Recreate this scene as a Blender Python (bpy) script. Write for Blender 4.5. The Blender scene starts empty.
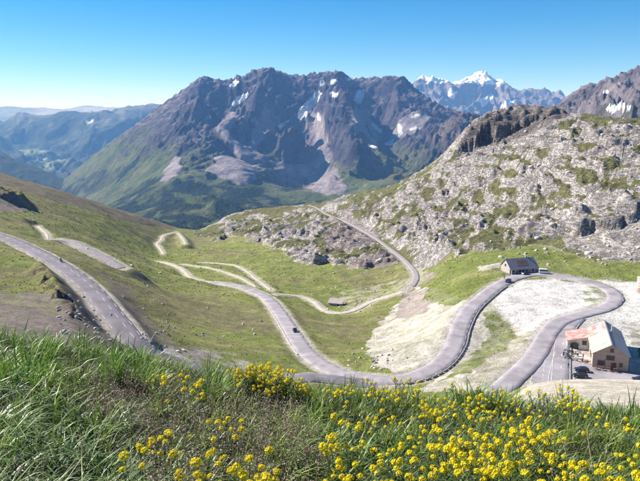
import bpy, bmesh, math, random
import numpy as np
from mathutils import Vector, Matrix

random.seed(7)
RNG = np.random.default_rng(11)
R = math.radians
scene = bpy.context.scene
COL = scene.collection

# ------------------------------------------------------------------ camera
PITCH = R(11.05)
FPX = 640.0                      # focal length in photograph pixels (36 mm lens on a 36 mm sensor)
cam_data = bpy.data.cameras.new('camera')
cam_data.lens = 36.0
cam_data.sensor_width = 36.0
cam_data.clip_start = 0.1
cam_data.clip_end = 120000.0
cam = bpy.data.objects.new('camera', cam_data)
cam.location = (0, 0, 0)
cam.rotation_euler = (math.pi / 2 - PITCH, 0, 0)
COL.objects.link(cam)
scene.camera = cam

# ------------------------------------------------------------------ sky and sun
SUN_ELEV = R(38.0)
SUN_AZ = R(-62.0)                # from straight ahead (+Y) towards +X; negative = from the left
world = bpy.data.worlds.new('World')
scene.world = world
world.use_nodes = True
nt = world.node_tree
bg = nt.nodes['Background']
sky = nt.nodes.new('ShaderNodeTexSky')
sky.sky_type = 'NISHITA'
sky.sun_disc = False
sky.sun_elevation = SUN_ELEV
sky.sun_rotation = SUN_AZ
sky.altitude = 3000
sky.air_density = 1.0
sky.dust_density = 0.4
sky.ozone_density = 3.0
hs = nt.nodes.new('ShaderNodeHueSaturation')
hs.inputs['Hue'].default_value = 0.500
hs.inputs['Saturation'].default_value = 1.45
nt.links.new(sky.outputs['Color'], hs.inputs['Color'])
nt.links.new(hs.outputs['Color'], bg.inputs['Color'])
bg.inputs['Strength'].default_value = 0.068
sun_data = bpy.data.lights.new('sun', 'SUN')
sun_data.energy = 5.0
sun_data.angle = R(0.5)
sun_data.color = (1.0, 0.95, 0.87)
sun = bpy.data.objects.new('sun', sun_data)
sd = Vector((math.sin(SUN_AZ) * math.cos(SUN_ELEV), math.cos(SUN_AZ) * math.cos(SUN_ELEV), math.sin(SUN_ELEV)))
sun.rotation_euler = (-sd).to_track_quat('-Z', 'Y').to_euler()
COL.objects.link(sun)

vs = scene.view_settings
vs.view_transform = 'Standard'
vs.look = 'None'
vs.exposure = 1.0
vs.gamma = 1.0
vs.use_curve_mapping = False
scene.cycles.volume_bounces = 1
scene.cycles.max_bounces = 6
scene.cycles.transparent_max_bounces = 8
scene.cycles.use_denoising = True
scene.render.film_transparent = False

# ------------------------------------------------------------------ geometry helpers
CP, SP = math.cos(PITCH), math.sin(PITCH)

def ray(px, py):
    """world direction (dX/dY, dZ/dY) of the photograph's pixel"""
    u = (np.asarray(px, float) - 320.0) / FPX
    v = (240.5 - np.asarray(py, float)) / FPX
    dy = CP + v * SP
    return u / dy, (-SP + v * CP) / dy

def atY(px, py, Y):
    a, b = ray(px, py)
    return (float(a * Y), float(Y), float(b * Y))

def atZ(px, py, z):
    a, b = ray(px, py)
    Y = z / b
    return (float(a * Y), float(Y), float(z))

def topix(X, Y, Z):
    dc = Y * CP - Z * SP
    dc = np.where(dc < 0.1, 0.1, dc)
    up = Y * SP + Z * CP
    return 320.0 + FPX * X / dc, 240.5 - FPX * up / dc

# ---- gradient noise in numpy
def _hash(ix, iy, seed):
    h = (ix.astype(np.int64) * 374761393 + iy.astype(np.int64) * 668265263 + seed * 982451653) & 0xFFFFFFFF
    h = ((h ^ (h >> 13)) * 1274126177) & 0xFFFFFFFF
    return (h ^ (h >> 16)) & 255

_ang = np.arange(256) * (2 * math.pi / 256)
_GX = np.cos(_ang).astype(np.float32)
_GY = np.sin(_ang).astype(np.float32)

def noise(x, y, seed=0):
    x = np.asarray(x); y = np.asarray(y)
    ix = np.floor(x); iy = np.floor(y)
    fx = (x - ix).astype(np.float32); fy = (y - iy).astype(np.float32)
    ix = ix.astype(np.int32); iy = iy.astype(np.int32)
    ux = fx * fx * fx * (fx * (fx * 6 - 15) + 10)
    uy = fy * fy * fy * (fy * (fy * 6 - 15) + 10)
    def g(a, b):
        h = _hash(ix + a, iy + b, seed)
        return _GX[h] * (fx - a) + _GY[h] * (fy - b)
    n00, n10, n01, n11 = g(0, 0), g(1, 0), g(0, 1), g(1, 1)
    a = n00 + ux * (n10 - n00)
    b = n01 + ux * (n11 - n01)
    return (a + uy * (b - a)) * 1.5

def fbm(x, y, octs=4, seed=0, gain=0.5, lac=2.03):
    s = 0; a = 1.0; t = 0
    for o in range(octs):
        s = s + a * noise(x, y, seed + o * 17)
        t += a
        x = x * lac + 3.7; y = y * lac - 1.9
        a *= gain
    return s / t

def ridged(x, y, octs=4, seed=0, gain=0.5, lac=2.1):
    s = 0; a = 1.0; t = 0; w = 1.0
    for o in range(octs):
        n = 1 - np.abs(noise(x, y, seed + o * 13)) * 1.6
        n = np.clip(n, 0, 1) ** 2
        s = s + a * n * w
        w = np.clip(n * 1.6, 0, 1)
        t += a
        x = x * lac + 5.1; y = y * lac + 2.3
        a *= gain
    return s / t

def sstep(a, b, x):
    t = np.clip((x - a) / (b - a), 0, 1)
    return t * t * (3 - 2 * t)

def mix(a, b, t):
    t = np.asarray(t)[:, None]
    return a * (1 - t) + b * t

def C(*c):
    return np.array(c, dtype=np.float32)

def in_poly(px, py, poly):
    poly = np.asarray(poly, float)
    inside = np.zeros(px.shape, bool)
    n = len(poly)
    x1, y1 = poly[-1]
    for i in range(n):
        x2, y2 = poly[i]
        if y1 != y2:
            c = ((y1 > py) != (y2 > py)) & (px < (x2 - x1) * (py - y1) / (y2 - y1) + x1)
            inside ^= c
        x1, y1 = x2, y2
    return inside

# ---- thin plate spline through control points
class TPS:
    def __init__(self, P, v, lam=1e-4):
        P = np.asarray(P, float); v = np.asarray(v, float)
        n = len(P)
        d = np.linalg.norm(P[:, None] - P[None], axis=2)
        K = self.k(d) + lam * np.eye(n)
        A = np.zeros((n + 3, n + 3))
        A[:n, :n] = K; A[:n, n] = 1; A[:n, n + 1:] = P; A[n, :n] = 1; A[n + 1:, :n] = P.T
        b = np.zeros(n + 3); b[:n] = v
        s = np.linalg.solve(A, b)
        self.P, self.w, self.c = P.astype(np.float32), s[:n].astype(np.float32), s[n:]
    @staticmethod
    def k(r):
        r = np.maximum(r, 1e-9)
        return r * r * np.log(r)
    def __call__(self, x, y):
        out = np.empty(len(x), np.float32)
        for i in range(0, len(x), 40000):
            a = x[i:i + 40000].astype(np.float32); b = y[i:i + 40000].astype(np.float32)
            r2 = (a[:, None] - self.P[:, 0]) ** 2 + (b[:, None] - self.P[:, 1]) ** 2
            r2 = np.maximum(r2, 1e-12)
            out[i:i + 40000] = (0.5 * r2 * np.log(r2)) @ self.w + self.c[0] + self.c[1] * a + self.c[2] * b
        return out

# ---- mesh helpers
def mesh_np(name, V, F, mat=None, col=None, smooth=True):
    """V (n,3), F (m,k) -> mesh with optional per-vertex colour attribute"""
    me = bpy.data.meshes.new(name)
    V = np.ascontiguousarray(V, np.float32); F = np.ascontiguousarray(F, np.int32)
    m, k = F.shape
    me.vertices.add(len(V)); me.vertices.foreach_set('co', V.ravel())
    me.loops.add(m * k); me.loops.foreach_set('vertex_index', F.ravel())
    me.polygons.add(m)
    me.polygons.foreach_set('loop_start', np.arange(0, m * k, k, dtype=np.int32))
    me.polygons.foreach_set('loop_total', np.full(m, k, np.int32))
    if smooth:
        me.polygons.foreach_set('use_smooth', np.ones(m, bool))
    if col is not None:
        at = me.attributes.new('col', 'FLOAT_COLOR', 'POINT')
        c4 = np.ones((len(V), 4), np.float32); c4[:, :col.shape[1]] = col
        at.data.foreach_set('color', c4.ravel())
    if mat is not None:
        me.materials.append(mat)
    me.update(calc_edges=True)
    return me

def add(name, me, parent=None, loc=None, rz=None):
    o = bpy.data.objects.new(name, me)
    COL.objects.link(o)
    if parent is not None: o.parent = parent
    if loc is not None: o.location = loc
    if rz is not None: o.rotation_euler = (0, 0, rz)
    return o

def tag(o, label=None, cat=None, group=None, kind=None):
    if label: o['label'] = label
    if cat: o['category'] = cat
    if group: o['group'] = group
    if kind: o['kind'] = kind
    return o

def empty(name, loc, rz=0.0):
    return add(name, None, None, loc, rz)

def split_grid(V, col, nr, nc, fmask, names, mats):
    """one vertex grid (nr rows, nc columns) cut into several objects along face classes"""
    idx = np.arange(nr * nc).reshape(nr, nc)
    F = np.stack([idx[:-1, :-1], idx[:-1, 1:], idx[1:, 1:], idx[1:, :-1]], -1).reshape(-1, 4)
    out = []
    for k, nm in enumerate(names):
        f = F[fmask == k]
        if not len(f): continue
        u, inv = np.unique(f, return_inverse=True)
        me = mesh_np(nm, V[u], inv.reshape(-1, 4), mats[k], col[u])
        out.append(tag(add(nm, me), kind='structure'))
    return out

# ---- materials
def terrain_mat(name, octs, bump=0.4, bscale=1.0, rough=0.95, bdist=1.0, over=None, cracks=None):
    """vertex colour times several octaves of noise; 'over' = (colour, noise scale, noise amount) lays a second ground cover
    where the alpha of the colour attribute says so, with a crisp broken edge; 'cracks' = (scale, stretch z, depth) joints in rock"""
    m = bpy.data.materials.new(name); m.use_nodes = True
    n = m.node_tree; L = n.links
    b = n.nodes['Principled BSDF']; b.inputs['Roughness'].default_value = rough
    b.inputs['Specular IOR Level'].default_value = 0.12
    at = n.nodes.new('ShaderNodeAttribute'); at.attribute_name = 'col'
    tc = n.nodes.new('ShaderNodeTexCoord')
    def tex(scale, detail=5, rgh=.65):
        t = n.nodes.new('ShaderNodeTexNoise'); t.inputs['Scale'].default_value = scale
        t.inputs['Detail'].default_value = detail; t.inputs['Roughness'].default_value = rgh
        L.new(tc.outputs['Object'], t.inputs['Vector']); return t.outputs['Fac']
    def rng(sock, a0, a1, b0, b1, smooth=False):
        r = n.nodes.new('ShaderNodeMapRange')
        if smooth: r.interpolation_type = 'SMOOTHSTEP'
        for k, v in zip(('From Min', 'From Max', 'To Min', 'To Max'), (a0, a1, b0, b1)): r.inputs[k].default_value = v
        L.new(sock, r.inputs['Value']); return r.outputs['Result']
    def math_(op, a, c):
        k = n.nodes.new('ShaderNodeMath'); k.operation = op
        for i, v in enumerate((a, c)):
            if isinstance(v, (int, float)): k.inputs[i].default_value = v
            else: L.new(v, k.inputs[i])
        return k.outputs[0]
    def mixc(fac, a, c, mode='MIX'):
        x = n.nodes.new('ShaderNodeMix'); x.data_type = 'RGBA'; x.blend_type = mode
        if isinstance(fac, (int, float)): x.inputs[0].default_value = fac
        else: L.new(fac, x.inputs[0])
        for i, v in ((6, a), (7, c)):
            if isinstance(v, tuple): x.inputs[i].default_value = (*v, 1)
            else: L.new(v, x.inputs[i])
        return x.outputs[2]
    color = at.outputs['Color']; height = None
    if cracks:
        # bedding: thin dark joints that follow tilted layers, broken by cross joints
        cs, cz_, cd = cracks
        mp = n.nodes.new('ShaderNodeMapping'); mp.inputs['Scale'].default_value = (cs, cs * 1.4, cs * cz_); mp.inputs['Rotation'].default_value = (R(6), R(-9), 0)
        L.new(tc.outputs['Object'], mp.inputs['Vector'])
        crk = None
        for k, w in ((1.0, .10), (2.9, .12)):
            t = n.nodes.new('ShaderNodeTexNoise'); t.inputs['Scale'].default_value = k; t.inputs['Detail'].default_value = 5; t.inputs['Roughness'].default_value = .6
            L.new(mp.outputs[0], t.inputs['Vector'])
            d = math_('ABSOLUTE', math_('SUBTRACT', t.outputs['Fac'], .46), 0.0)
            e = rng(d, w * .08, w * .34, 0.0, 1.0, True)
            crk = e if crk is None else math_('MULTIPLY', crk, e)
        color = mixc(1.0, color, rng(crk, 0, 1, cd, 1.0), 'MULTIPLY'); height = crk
    if over:
        oc, osc, oam = over
        f = math_('ADD', at.outputs['Alpha'], math_('MULTIPLY', math_('SUBTRACT', tex(osc, 7, .7), .5), oam))
        color = mixc(rng(f, .44, .56, 0, 1, True), color, oc)
    for sc_, va in octs:
        color = mixc(1.0, color, rng(tex(sc_), .32, .68, 1 - va, 1 + va), 'MULTIPLY')
    L.new(color, b.inputs['Base Color'])
    h = tex(bscale, 9, .72)
    if height is not None: h = math_('ADD', h, math_('MULTIPLY', height, .5))
    bp = n.nodes.new('ShaderNodeBump'); bp.inputs['Strength'].default_value = bump
    bp.inputs['Distance'].default_value = bdist
    L.new(h, bp.inputs['Height']); L.new(bp.outputs['Normal'], b.inputs['Normal'])
    return m

def plain_mat(name, color, rough=0.7, metal=0.0, nscale=0.0, var=0.2, spec=0.4, color2=None, trans=0.0, bump=0.0):
    m = bpy.data.materials.new(name); m.use_nodes = True
    n = m.node_tree; L = n.links
    b = n.nodes['Principled BSDF']
    b.inputs['Base Color'].default_value = (*color, 1)
    b.inputs['Roughness'].default_value = rough; b.inputs['Metallic'].default_value = metal
    b.inputs['Specular IOR Level'].default_value = spec
    if nscale:
        tc = n.nodes.new('ShaderNodeTexCoord')
        t = n.nodes.new('ShaderNodeTexNoise'); t.inputs['Scale'].default_value = nscale
        t.inputs['Detail'].default_value = 6; t.inputs['Roughness'].default_value = 0.65
        L.new(tc.outputs['Object'], t.inputs['Vector'])
        cr = n.nodes.new('ShaderNodeValToRGB')
        c2 = color2 or tuple(min(1, c * (1 + var)) for c in color)
        c1 = color if color2 else tuple(c * (1 - var) for c in color)
        cr.color_ramp.elements[0].position = 0.35; cr.color_ramp.elements[1].position = 0.65
        cr.color_ramp.elements[0].color = (*c1, 1); cr.color_ramp.elements[1].color = (*c2, 1)
        L.new(t.outputs['Fac'], cr.inputs['Fac']); L.new(cr.outputs['Color'], b.inputs['Base Color'])
        if bump:
            bp = n.nodes.new('ShaderNodeBump'); bp.inputs['Strength'].default_value = bump
            L.new(t.outputs['Fac'], bp.inputs['Height']); L.new(bp.outputs['Normal'], b.inputs['Normal'])
    return m

# ================================================================== THE HILLSIDE, VALLEY AND ROCKY HILL (8 m to 2 km)
# Route points: photograph pixel and height relative to the eye -> real 3-D points
ROAD_A = [(212, 282.5, -117), (227, 284, -115), (245, 288, -111), (258, 293, -108), (269, 299.5, -105), (279, 311.6, -101),
          (291, 330, -95.5), (302, 347, -91.5), (313, 358, -89), (328, 368, -87), (345, 374.5, -85.6), (367, 378.4, -84.5),
          (389, 380, -83.5), (407, 378.5, -83), (422.5, 374, -82.5), (441, 363, -81.8), (454, 346, -81.2), (460, 327.5, -80.8),
          (469, 310.6, -80.4), (482.5, 297.5, -80), (499, 285, -80), (516, 277.5, -80), (535, 274, -80), (554, 275, -80),
          (576, 279, -80), (599, 284.5, -79.8), (613, 292, -79.5), (615, 301, -79), (602, 309, -78.7), (584, 313.5, -78.5),
          (561, 321, -78.35), (550, 331, -78.3), (542, 344.5, -78.25), (533.5, 358, -78.15), (521, 371, -78.0), (509, 382, -77.8), (492, 397, -77.5)]
ROAD_B = [(-110, 203, -54.5), (-60, 218, -55.5), (-25, 228, -56.5), (0, 236, -57), (19, 243.4, -57.5), (47, 257.4, -58), (72, 273, -58.8),
          (93.6, 291.7, -60), (109, 310.5, -61.5), (121.6, 326, -62.8), (134, 342, -64.2), (150, 352, -66.2), (171.5, 359, -69),
          (200, 370, -72.5), (250, 380, -78.2), (285, 380, -81), (313, 377, -82.5), (345.6, 381.3, -83.8), (378, 384, -84.1)]
ROAD_D = [(308, 205, -127), (317, 208, -125), (328, 214.7, -124), (342, 219.7, -123), (358, 227.7, -121), (374, 237, -119), (387.7, 247, -117),
          (401.4, 257.4, -114), (413, 269, -110), (416, 278, -107), (411.7, 286, -105)]
TRACK_C = [(411.7, 286, -105), (408, 290, -106), (390, 296, -109), (369.5, 302, -112.5), (357, 309.5, -114), (340, 313.7, -113), (325, 310.7, -113.5),
           (314.5, 302, -115), (302, 296.5, -116), (276.6, 294, -112.5)]
TRACK_A0 = [(150, 261, -127), (163, 262, -126), (173, 265, -125), (182, 269, -123), (190, 277, -120), (201, 281, -118), (212, 282.5, -117), (222, 283.6, -115.8)]
TRACK_E = [(176, 232, -150), (164, 235, -146), (161, 240, -141), (157, 243.6, -137), (160, 248, -134), (163.6, 254, -131)]
TRACK_F = [(182, 264, -127), (188, 265, -127), (210, 268, -125), (231, 274, -121), (245, 280, -117), (256, 287, -112)]
TRACK_G = [(200, 262.5, -130), (212, 262.7, -129.5), (234, 265, -127), (245, 270, -124), (258, 280, -118), (271, 289.6, -112.5)]
TRACK_H = [(186, 244, -140), (182, 237, -145), (178, 233, -150)]
PULLOFF = [(46, 240, -68), (60, 239.4, -69), (71, 241.4, -70), (82, 247, -71), (93, 252, -72.5), (107, 259, -74.5), (121, 268, -77)]
PATH_L = [(48, 239, -68.3), (46, 233, -69), (38, 226, -70)]
TUNNEL = [(574, 317, -78.45), (565, 326, -78.4), (559.5, 339, -78.35), (557, 355, -78.3), (556, 370, -78.25), (555, 385, -78.2), (554.5, 398, -78.15)]
APRON = [(563, 326, -78.42), (553, 340, -78.36), (546.5, 356, -78.3), (542, 372, -78.22), (538, 392, -78.12)]
CARPARK = [(556, 366, -78.3), (585, 371, -78.5), (612, 375.5, -78.7), (640, 380.5, -78.9), (668, 386, -79)]
TERRACE = [(572, 352, -78.45), (584, 361, -78.5)]
HOUSEPAD = [(606, 366, -78.7), (603, 345, -78.6), (600, 330, -78.6)]
PLATEAU = [(520, 300, -79.6), (545, 298, -79.4), (575, 297, -79.2)]
HUTPAD = [(505, 268.5, -80), (525, 266.5, -80)]
RIGHTPAD = [(630, 300, -78.8), (640, 318, -78.7), (650, 335, -78.8)]

def polyline(pts, step=2.5):
    P = np.array([atZ(*p) for p in pts])
    # centripetal-ish Catmull-Rom, resampled by length
    Q = np.vstack([2 * P[0] - P[1], P, 2 * P[-1] - P[-2]])
    out = []
    for i in range(1, len(Q) - 2):
        p0, p1, p2, p3 = Q[i - 1], Q[i], Q[i + 1], Q[i + 2]
        n = max(2, int(np.linalg.norm(p2 - p1) / (step * 0.5)))
        for k in range(n):
            t = k / n
            out.append(0.5 * (2 * p1 + (p2 - p0) * t + (2 * p0 - 5 * p1 + 4 * p2 - p3) * t * t + (3 * p1 - p0 - 3 * p2 + p3) * t ** 3))
    out.append(Q[-2])
    out = np.array(out)
    for _ in range(6):                                   # smooth out the small errors of the readings
        out[1:-1] = 0.25 * out[:-2] + 0.5 * out[1:-1] + 0.25 * out[2:]
    s = np.concatenate([[0], np.cumsum(np.linalg.norm(np.diff(out[:, :2], axis=0), axis=1))])
    m = max(2, int(s[-1] / step))
    t = np.linspace(0, s[-1], m + 1)
    return np.stack([np.interp(t, s, out[:, k]) for k in range(3)], 1)

ROUTES = {  # name: (points, half width to flatten, blend distance)
    'A': (polyline(ROAD_A), 4.3, 5.0), 'B': (polyline(ROAD_B), 4.2, 2.2), 'D': (polyline(ROAD_D, 4), 3.2, 6.0), 'C': (polyline(TRACK_C, 4), 2.4, 5.0),
    'A0': (polyline(TRACK_A0, 4), 2.4, 6.0), 'E': (polyline(TRACK_E, 5), 2.0, 6.0), 'F': (polyline(TRACK_F, 5), 1.7, 6.0), 'G': (polyline(TRACK_G, 5), 1.7, 6.0),
    'H': (polyline(TRACK_H, 5), 1.5, 6.0), 'P': (polyline(PULLOFF, 4), 4.0, 6.0), 'L': (polyline(PATH_L, 4), 1.2, 4.0),
    'T': (polyline(TUNNEL), 5.4, 5.0), 'Q': (polyline(APRON), 5.2, 4.0), 'K': (polyline(CARPARK), 7.5, 5.0), 'Z': (polyline(TERRACE), 6.0, 5.0), 'W': (polyline(HOUSEPAD), 9.0, 6.0),
    'U': (polyline(PLATEAU, 4), 11.0, 14.0), 'J': (polyline(HUTPAD), 8.0, 5.0), 'V': (polyline(RIGHTPAD, 4), 9.0, 14.0)}

CREST = [(-140, 342), (-60, 344), (0, 346), (100, 360), (160, 374), (200, 382), (240, 389), (290, 396), (310, 400), (400, 408), (500, 411), (560, 417), (640, 422), (780, 430)]
def crest_t(px):
    py = np.interp(px, [c[0] for c in CREST], [c[1] for c in CREST])
    return -ray(px, py)[1]

ctrl = []                        # (px, py, Y)
def cz(lst):
    for px, py, z in lst:
        ctrl.append((px, py, atZ(px, py, z)[1]))
for rt in (ROAD_A, ROAD_B, ROAD_D, TRACK_C, TRACK_A0, TRACK_E, TRACK_F, TRACK_G, PULLOFF, TUNNEL[::2], PLATEAU, HUTPAD, RIGHTPAD):
    cz(rt)
cz([(585, 371, -78.5), (640, 380.5, -78.9), (603, 340, -78.6)])
cz([(430, 300, -98), (400, 340, -97), (370, 330, -104), (345, 345, -96), (455, 285, -87), (440, 265, -94), (480, 264, -83), (430, 258, -100),
    (440, 247, -96), (500, 252, -81), (560, 257, -78.5), (600, 263, -77.5), (640, 264, -76.5), (335, 300, -119), (320, 285, -120),
    (640, 235, -67), (600, 235, -70), (560, 235, -73), (520, 235, -79), (480, 235, -86), (440, 225, -95), (400, 225, -109), (400, 243, -114), (425, 240, -104),
    (640, 200, -52), (600, 200, -55), (560, 200, -60), (520, 200, -67), (480, 200, -76), (440, 200, -87), (400, 205, -98), (360, 207, -112), (320, 216, -126), (280, 216, -138),
    (240, 223, -148), (215, 234, -156), (300, 228, -132), (260, 230, -143), (340, 232, -124), (370, 250, -118),
    (640, 150, -26), (600, 150, -27), (560, 150, -30), (520, 152, -35), (480, 155, -41), (460, 163, -51), (430, 178, -70), (400, 192, -92), (360, 198, -101),
    (500, 330, -82), (480, 350, -82), (505, 355, -79.5), (470, 375, -80), (530, 340, -79)])
SKY_MID = [(820, 120, 600), (720, 118, 600), (640, 118, 620), (600, 115, 690), (570, 111, 740), (555, 109, 800), (535, 111, 815), (515, 112.5, 825), (490, 117, 825), (473, 126, 820), (464, 139, 812), (455, 151, 805),
           (430, 166, 830), (400, 181, 860), (370, 189, 880), (345, 196, 900), (320, 203, 930), (290, 206, 950), (255, 209, 960), (230, 214, 960),
           (208, 226, 960), (190, 233, 930), (165, 224, 870), (140, 216, 830), (110, 207, 800), (80, 197, 770), (50, 187.5, 740), (25, 180, 720), (0, 173, 700), (-70, 155, 690), (-160, 140, 680)]
ctrl += SKY_MID
for px, py, Y in SKY_MID:
    dz = 30 if px > 330 else 26
    ctrl.append((px, py + dz * 0.55, Y * 1.16)); ctrl.append((px, py + dz * 1.3, Y * 1.6)); ctrl.append((px, py + dz * 1.7, Y * 2.4))
ctrl += [(500, 139, 800), (530, 134, 800), (475, 150, 795), (555, 119, 790),
         (0, 190, 520), (0, 215, 380), (50, 205, 560), (50, 225, 430), (100, 215, 650), (100, 235, 480), (100, 254, 360), (-80, 190, 420), (-80, 170, 560),
         (150, 245, 640), (150, 285, 350), (150, 320, 245), (200, 250, 630), (200, 310, 305), (220, 340, 240), (250, 345, 240), (180, 335, 225), (130, 240, 600), (120, 222, 680), (160, 232, 800),
         (240, 255, 610), (280, 262, 545), (310, 270, 505), (340, 280, 458), (370, 280, 452), (250, 235, 770), (290, 242, 690), (330, 247, 620), (370, 262, 500),
         (0, 335, 118), (0, 320, 140), (0, 300, 175), (0, 275, 215), (50, 300, 185), (60, 328, 140), (100, 335, 152), (-90, 300, 150), (-90, 340, 100), (50, 275, 225), (-90, 240, 240),
         (560, 383, 92), (640, 383, 92), (720, 385, 92), (600, 404, 70), (660, 406, 70), (530, 396, 75), (520, 386, 105), (600, 389, 128), (660, 392, 128), (560, 389, 128), (560, 387, 150), (640, 387, 160)]
for px in (-140, -60, 20, 100, 170, 240, 310, 380, 450, 520, 580, 640, 780):
    T = crest_t(px)
    for Y, dt in ((7.0, .06), (14, .10), (30, .075), (55, .05), (100, .03), (140, .02)):
        if Y >= 100 and (px <= 100 or px >= 500): continue
        if Y >= 55 and px > 500: continue
        ctrl.append((px, None, Y, T + dt))
CP_, CT_ = [], []
for c in ctrl:
    px, py, Y = c[:3]
    if py is None:
        a = float((px - 320) / FPX / (CP + 0)); a = float(ray(px, 390)[0]); t = -c[3]
    else:
        a, t = ray(px, py); a = float(a); t = float(t)
    CP_.append((a, math.log(Y))); CT_.append(t)
# drop near-duplicate sites
keep = []
for i, p in enumerate(CP_):
    if all((p[0] - CP_[j][0]) ** 2 + (p[1] - CP_[j][1]) ** 2 > 1.2e-4 for j in keep): keep.append(i)
tps_mid = TPS([CP_[i] for i in keep], [CT_[i] for i in keep], 2e-4)

HILL_POLY = [(195, 238), (205, 222), (230, 208), (300, 198), (345, 190), (400, 172), (440, 155), (462, 120), (500, 100), (560, 95), (660, 100), (860, 95), (860, 262), (640, 262),
             (600, 258), (560, 249), (520, 244), (470, 252), (425, 262), (414, 268), (400, 258), (372, 266), (345, 262), (310, 264), (285, 256), (262, 243), (232, 236), (212, 240)]

def blocks(x, y, seed, tilt=0.5):
    """fractured slabs: every cell keeps one random height and a random tilt; also returns the distance to the joint"""
    ix = np.floor(x).astype(np.int32); iy = np.floor(y).astype(np.int32)
    b1 = np.full(len(x), 9.0, np.float32); b2 = b1.copy(); h = np.zeros(len(x), np.float32)
    for a in (-1, 0, 1):
        for b in (-1, 0, 1):
            jx, jy = ix + a, iy + b
            ox = _hash(jx, jy, seed) / 255.0; oy = _hash(jx, jy, seed + 3) / 255.0
            dx = (x - jx - ox).astype(np.float32); dy = (y - jy - oy).astype(np.float32)
            d = dx * dx + dy * dy
            r = _hash(jx, jy, seed + 5) / 255.0 - .5; tx = _hash(jx, jy, seed + 7) / 255.0 - .5; ty = _hash(jx, jy, seed + 9) / 255.0 - .5
            val = (r + tilt * (tx * dx + ty * dy) * 2).astype(np.float32)
            nb = d < b1
            b2 = np.where(nb, b1, np.minimum(b2, d)); h = np.where(nb, val, h); b1 = np.where(nb, d, b1)
    return h, np.sqrt(b2) - np.sqrt(b1)

def frame(P):
    T = np.gradient(P[:, :2], axis=0); T /= np.linalg.norm(T, axis=1)[:, None]
    return np.stack([T[:, 1], -T[:, 0]], 1)      # right-hand normal

def base_mid(X, Y):
    return tps_mid(X / Y, np.log(Y)) * Y

def carve(X, Y, Z, nat=None):
    """flatten the ground under every route; returns new height and the smallest distance to a paved edge"""
    near = np.full(len(X), 1e3, np.float32)
    for key in ('U', 'V', 'W', 'J', 'Z', 'K', 'Q', 'T', 'H', 'L', 'E', 'F', 'G', 'P', 'A0', 'C', 'D', 'B', 'A'):
        P, hw, bl = ROUTES[key]
        lo = P[:, :2].min(0) - hw - bl * 3; hi = P[:, :2].max(0) + hw + bl * 3
        sel = np.nonzero((X > lo[0]) & (X < hi[0]) & (Y > lo[1]) & (Y < hi[1]))[0]
        if not len(sel): continue
        A = P[:-1, :2]; D = P[1:, :2] - A; L2 = (D ** 2).sum(1)
        for i in range(0, len(sel), 20000):
            s = sel[i:i + 20000]
            q = np.stack([X[s], Y[s]], 1)
            w = q[:, None] - A[None]
            t = np.clip((w * D).sum(2) / L2, 0, 1)
            d2 = ((w - t[..., None] * D) ** 2).sum(2)
            j = d2.argmin(1); r = np.arange(len(s))
            d = np.sqrt(d2[r, j]); tt = t[r, j]
            zr = P[j, 2] * (1 - tt) + P[j + 1, 2] * tt - 0.22
            blend = bl + 0.9 * np.abs(Z[s] - zr)
            k = 1 - sstep(hw, hw + blend, d)
            Z[s] = Z[s] * (1 - k) + zr * k
            if key not in ('U', 'V', 'W', 'J'):
                near[s] = np.minimum(near[s], d - hw)
    return Z, near

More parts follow.
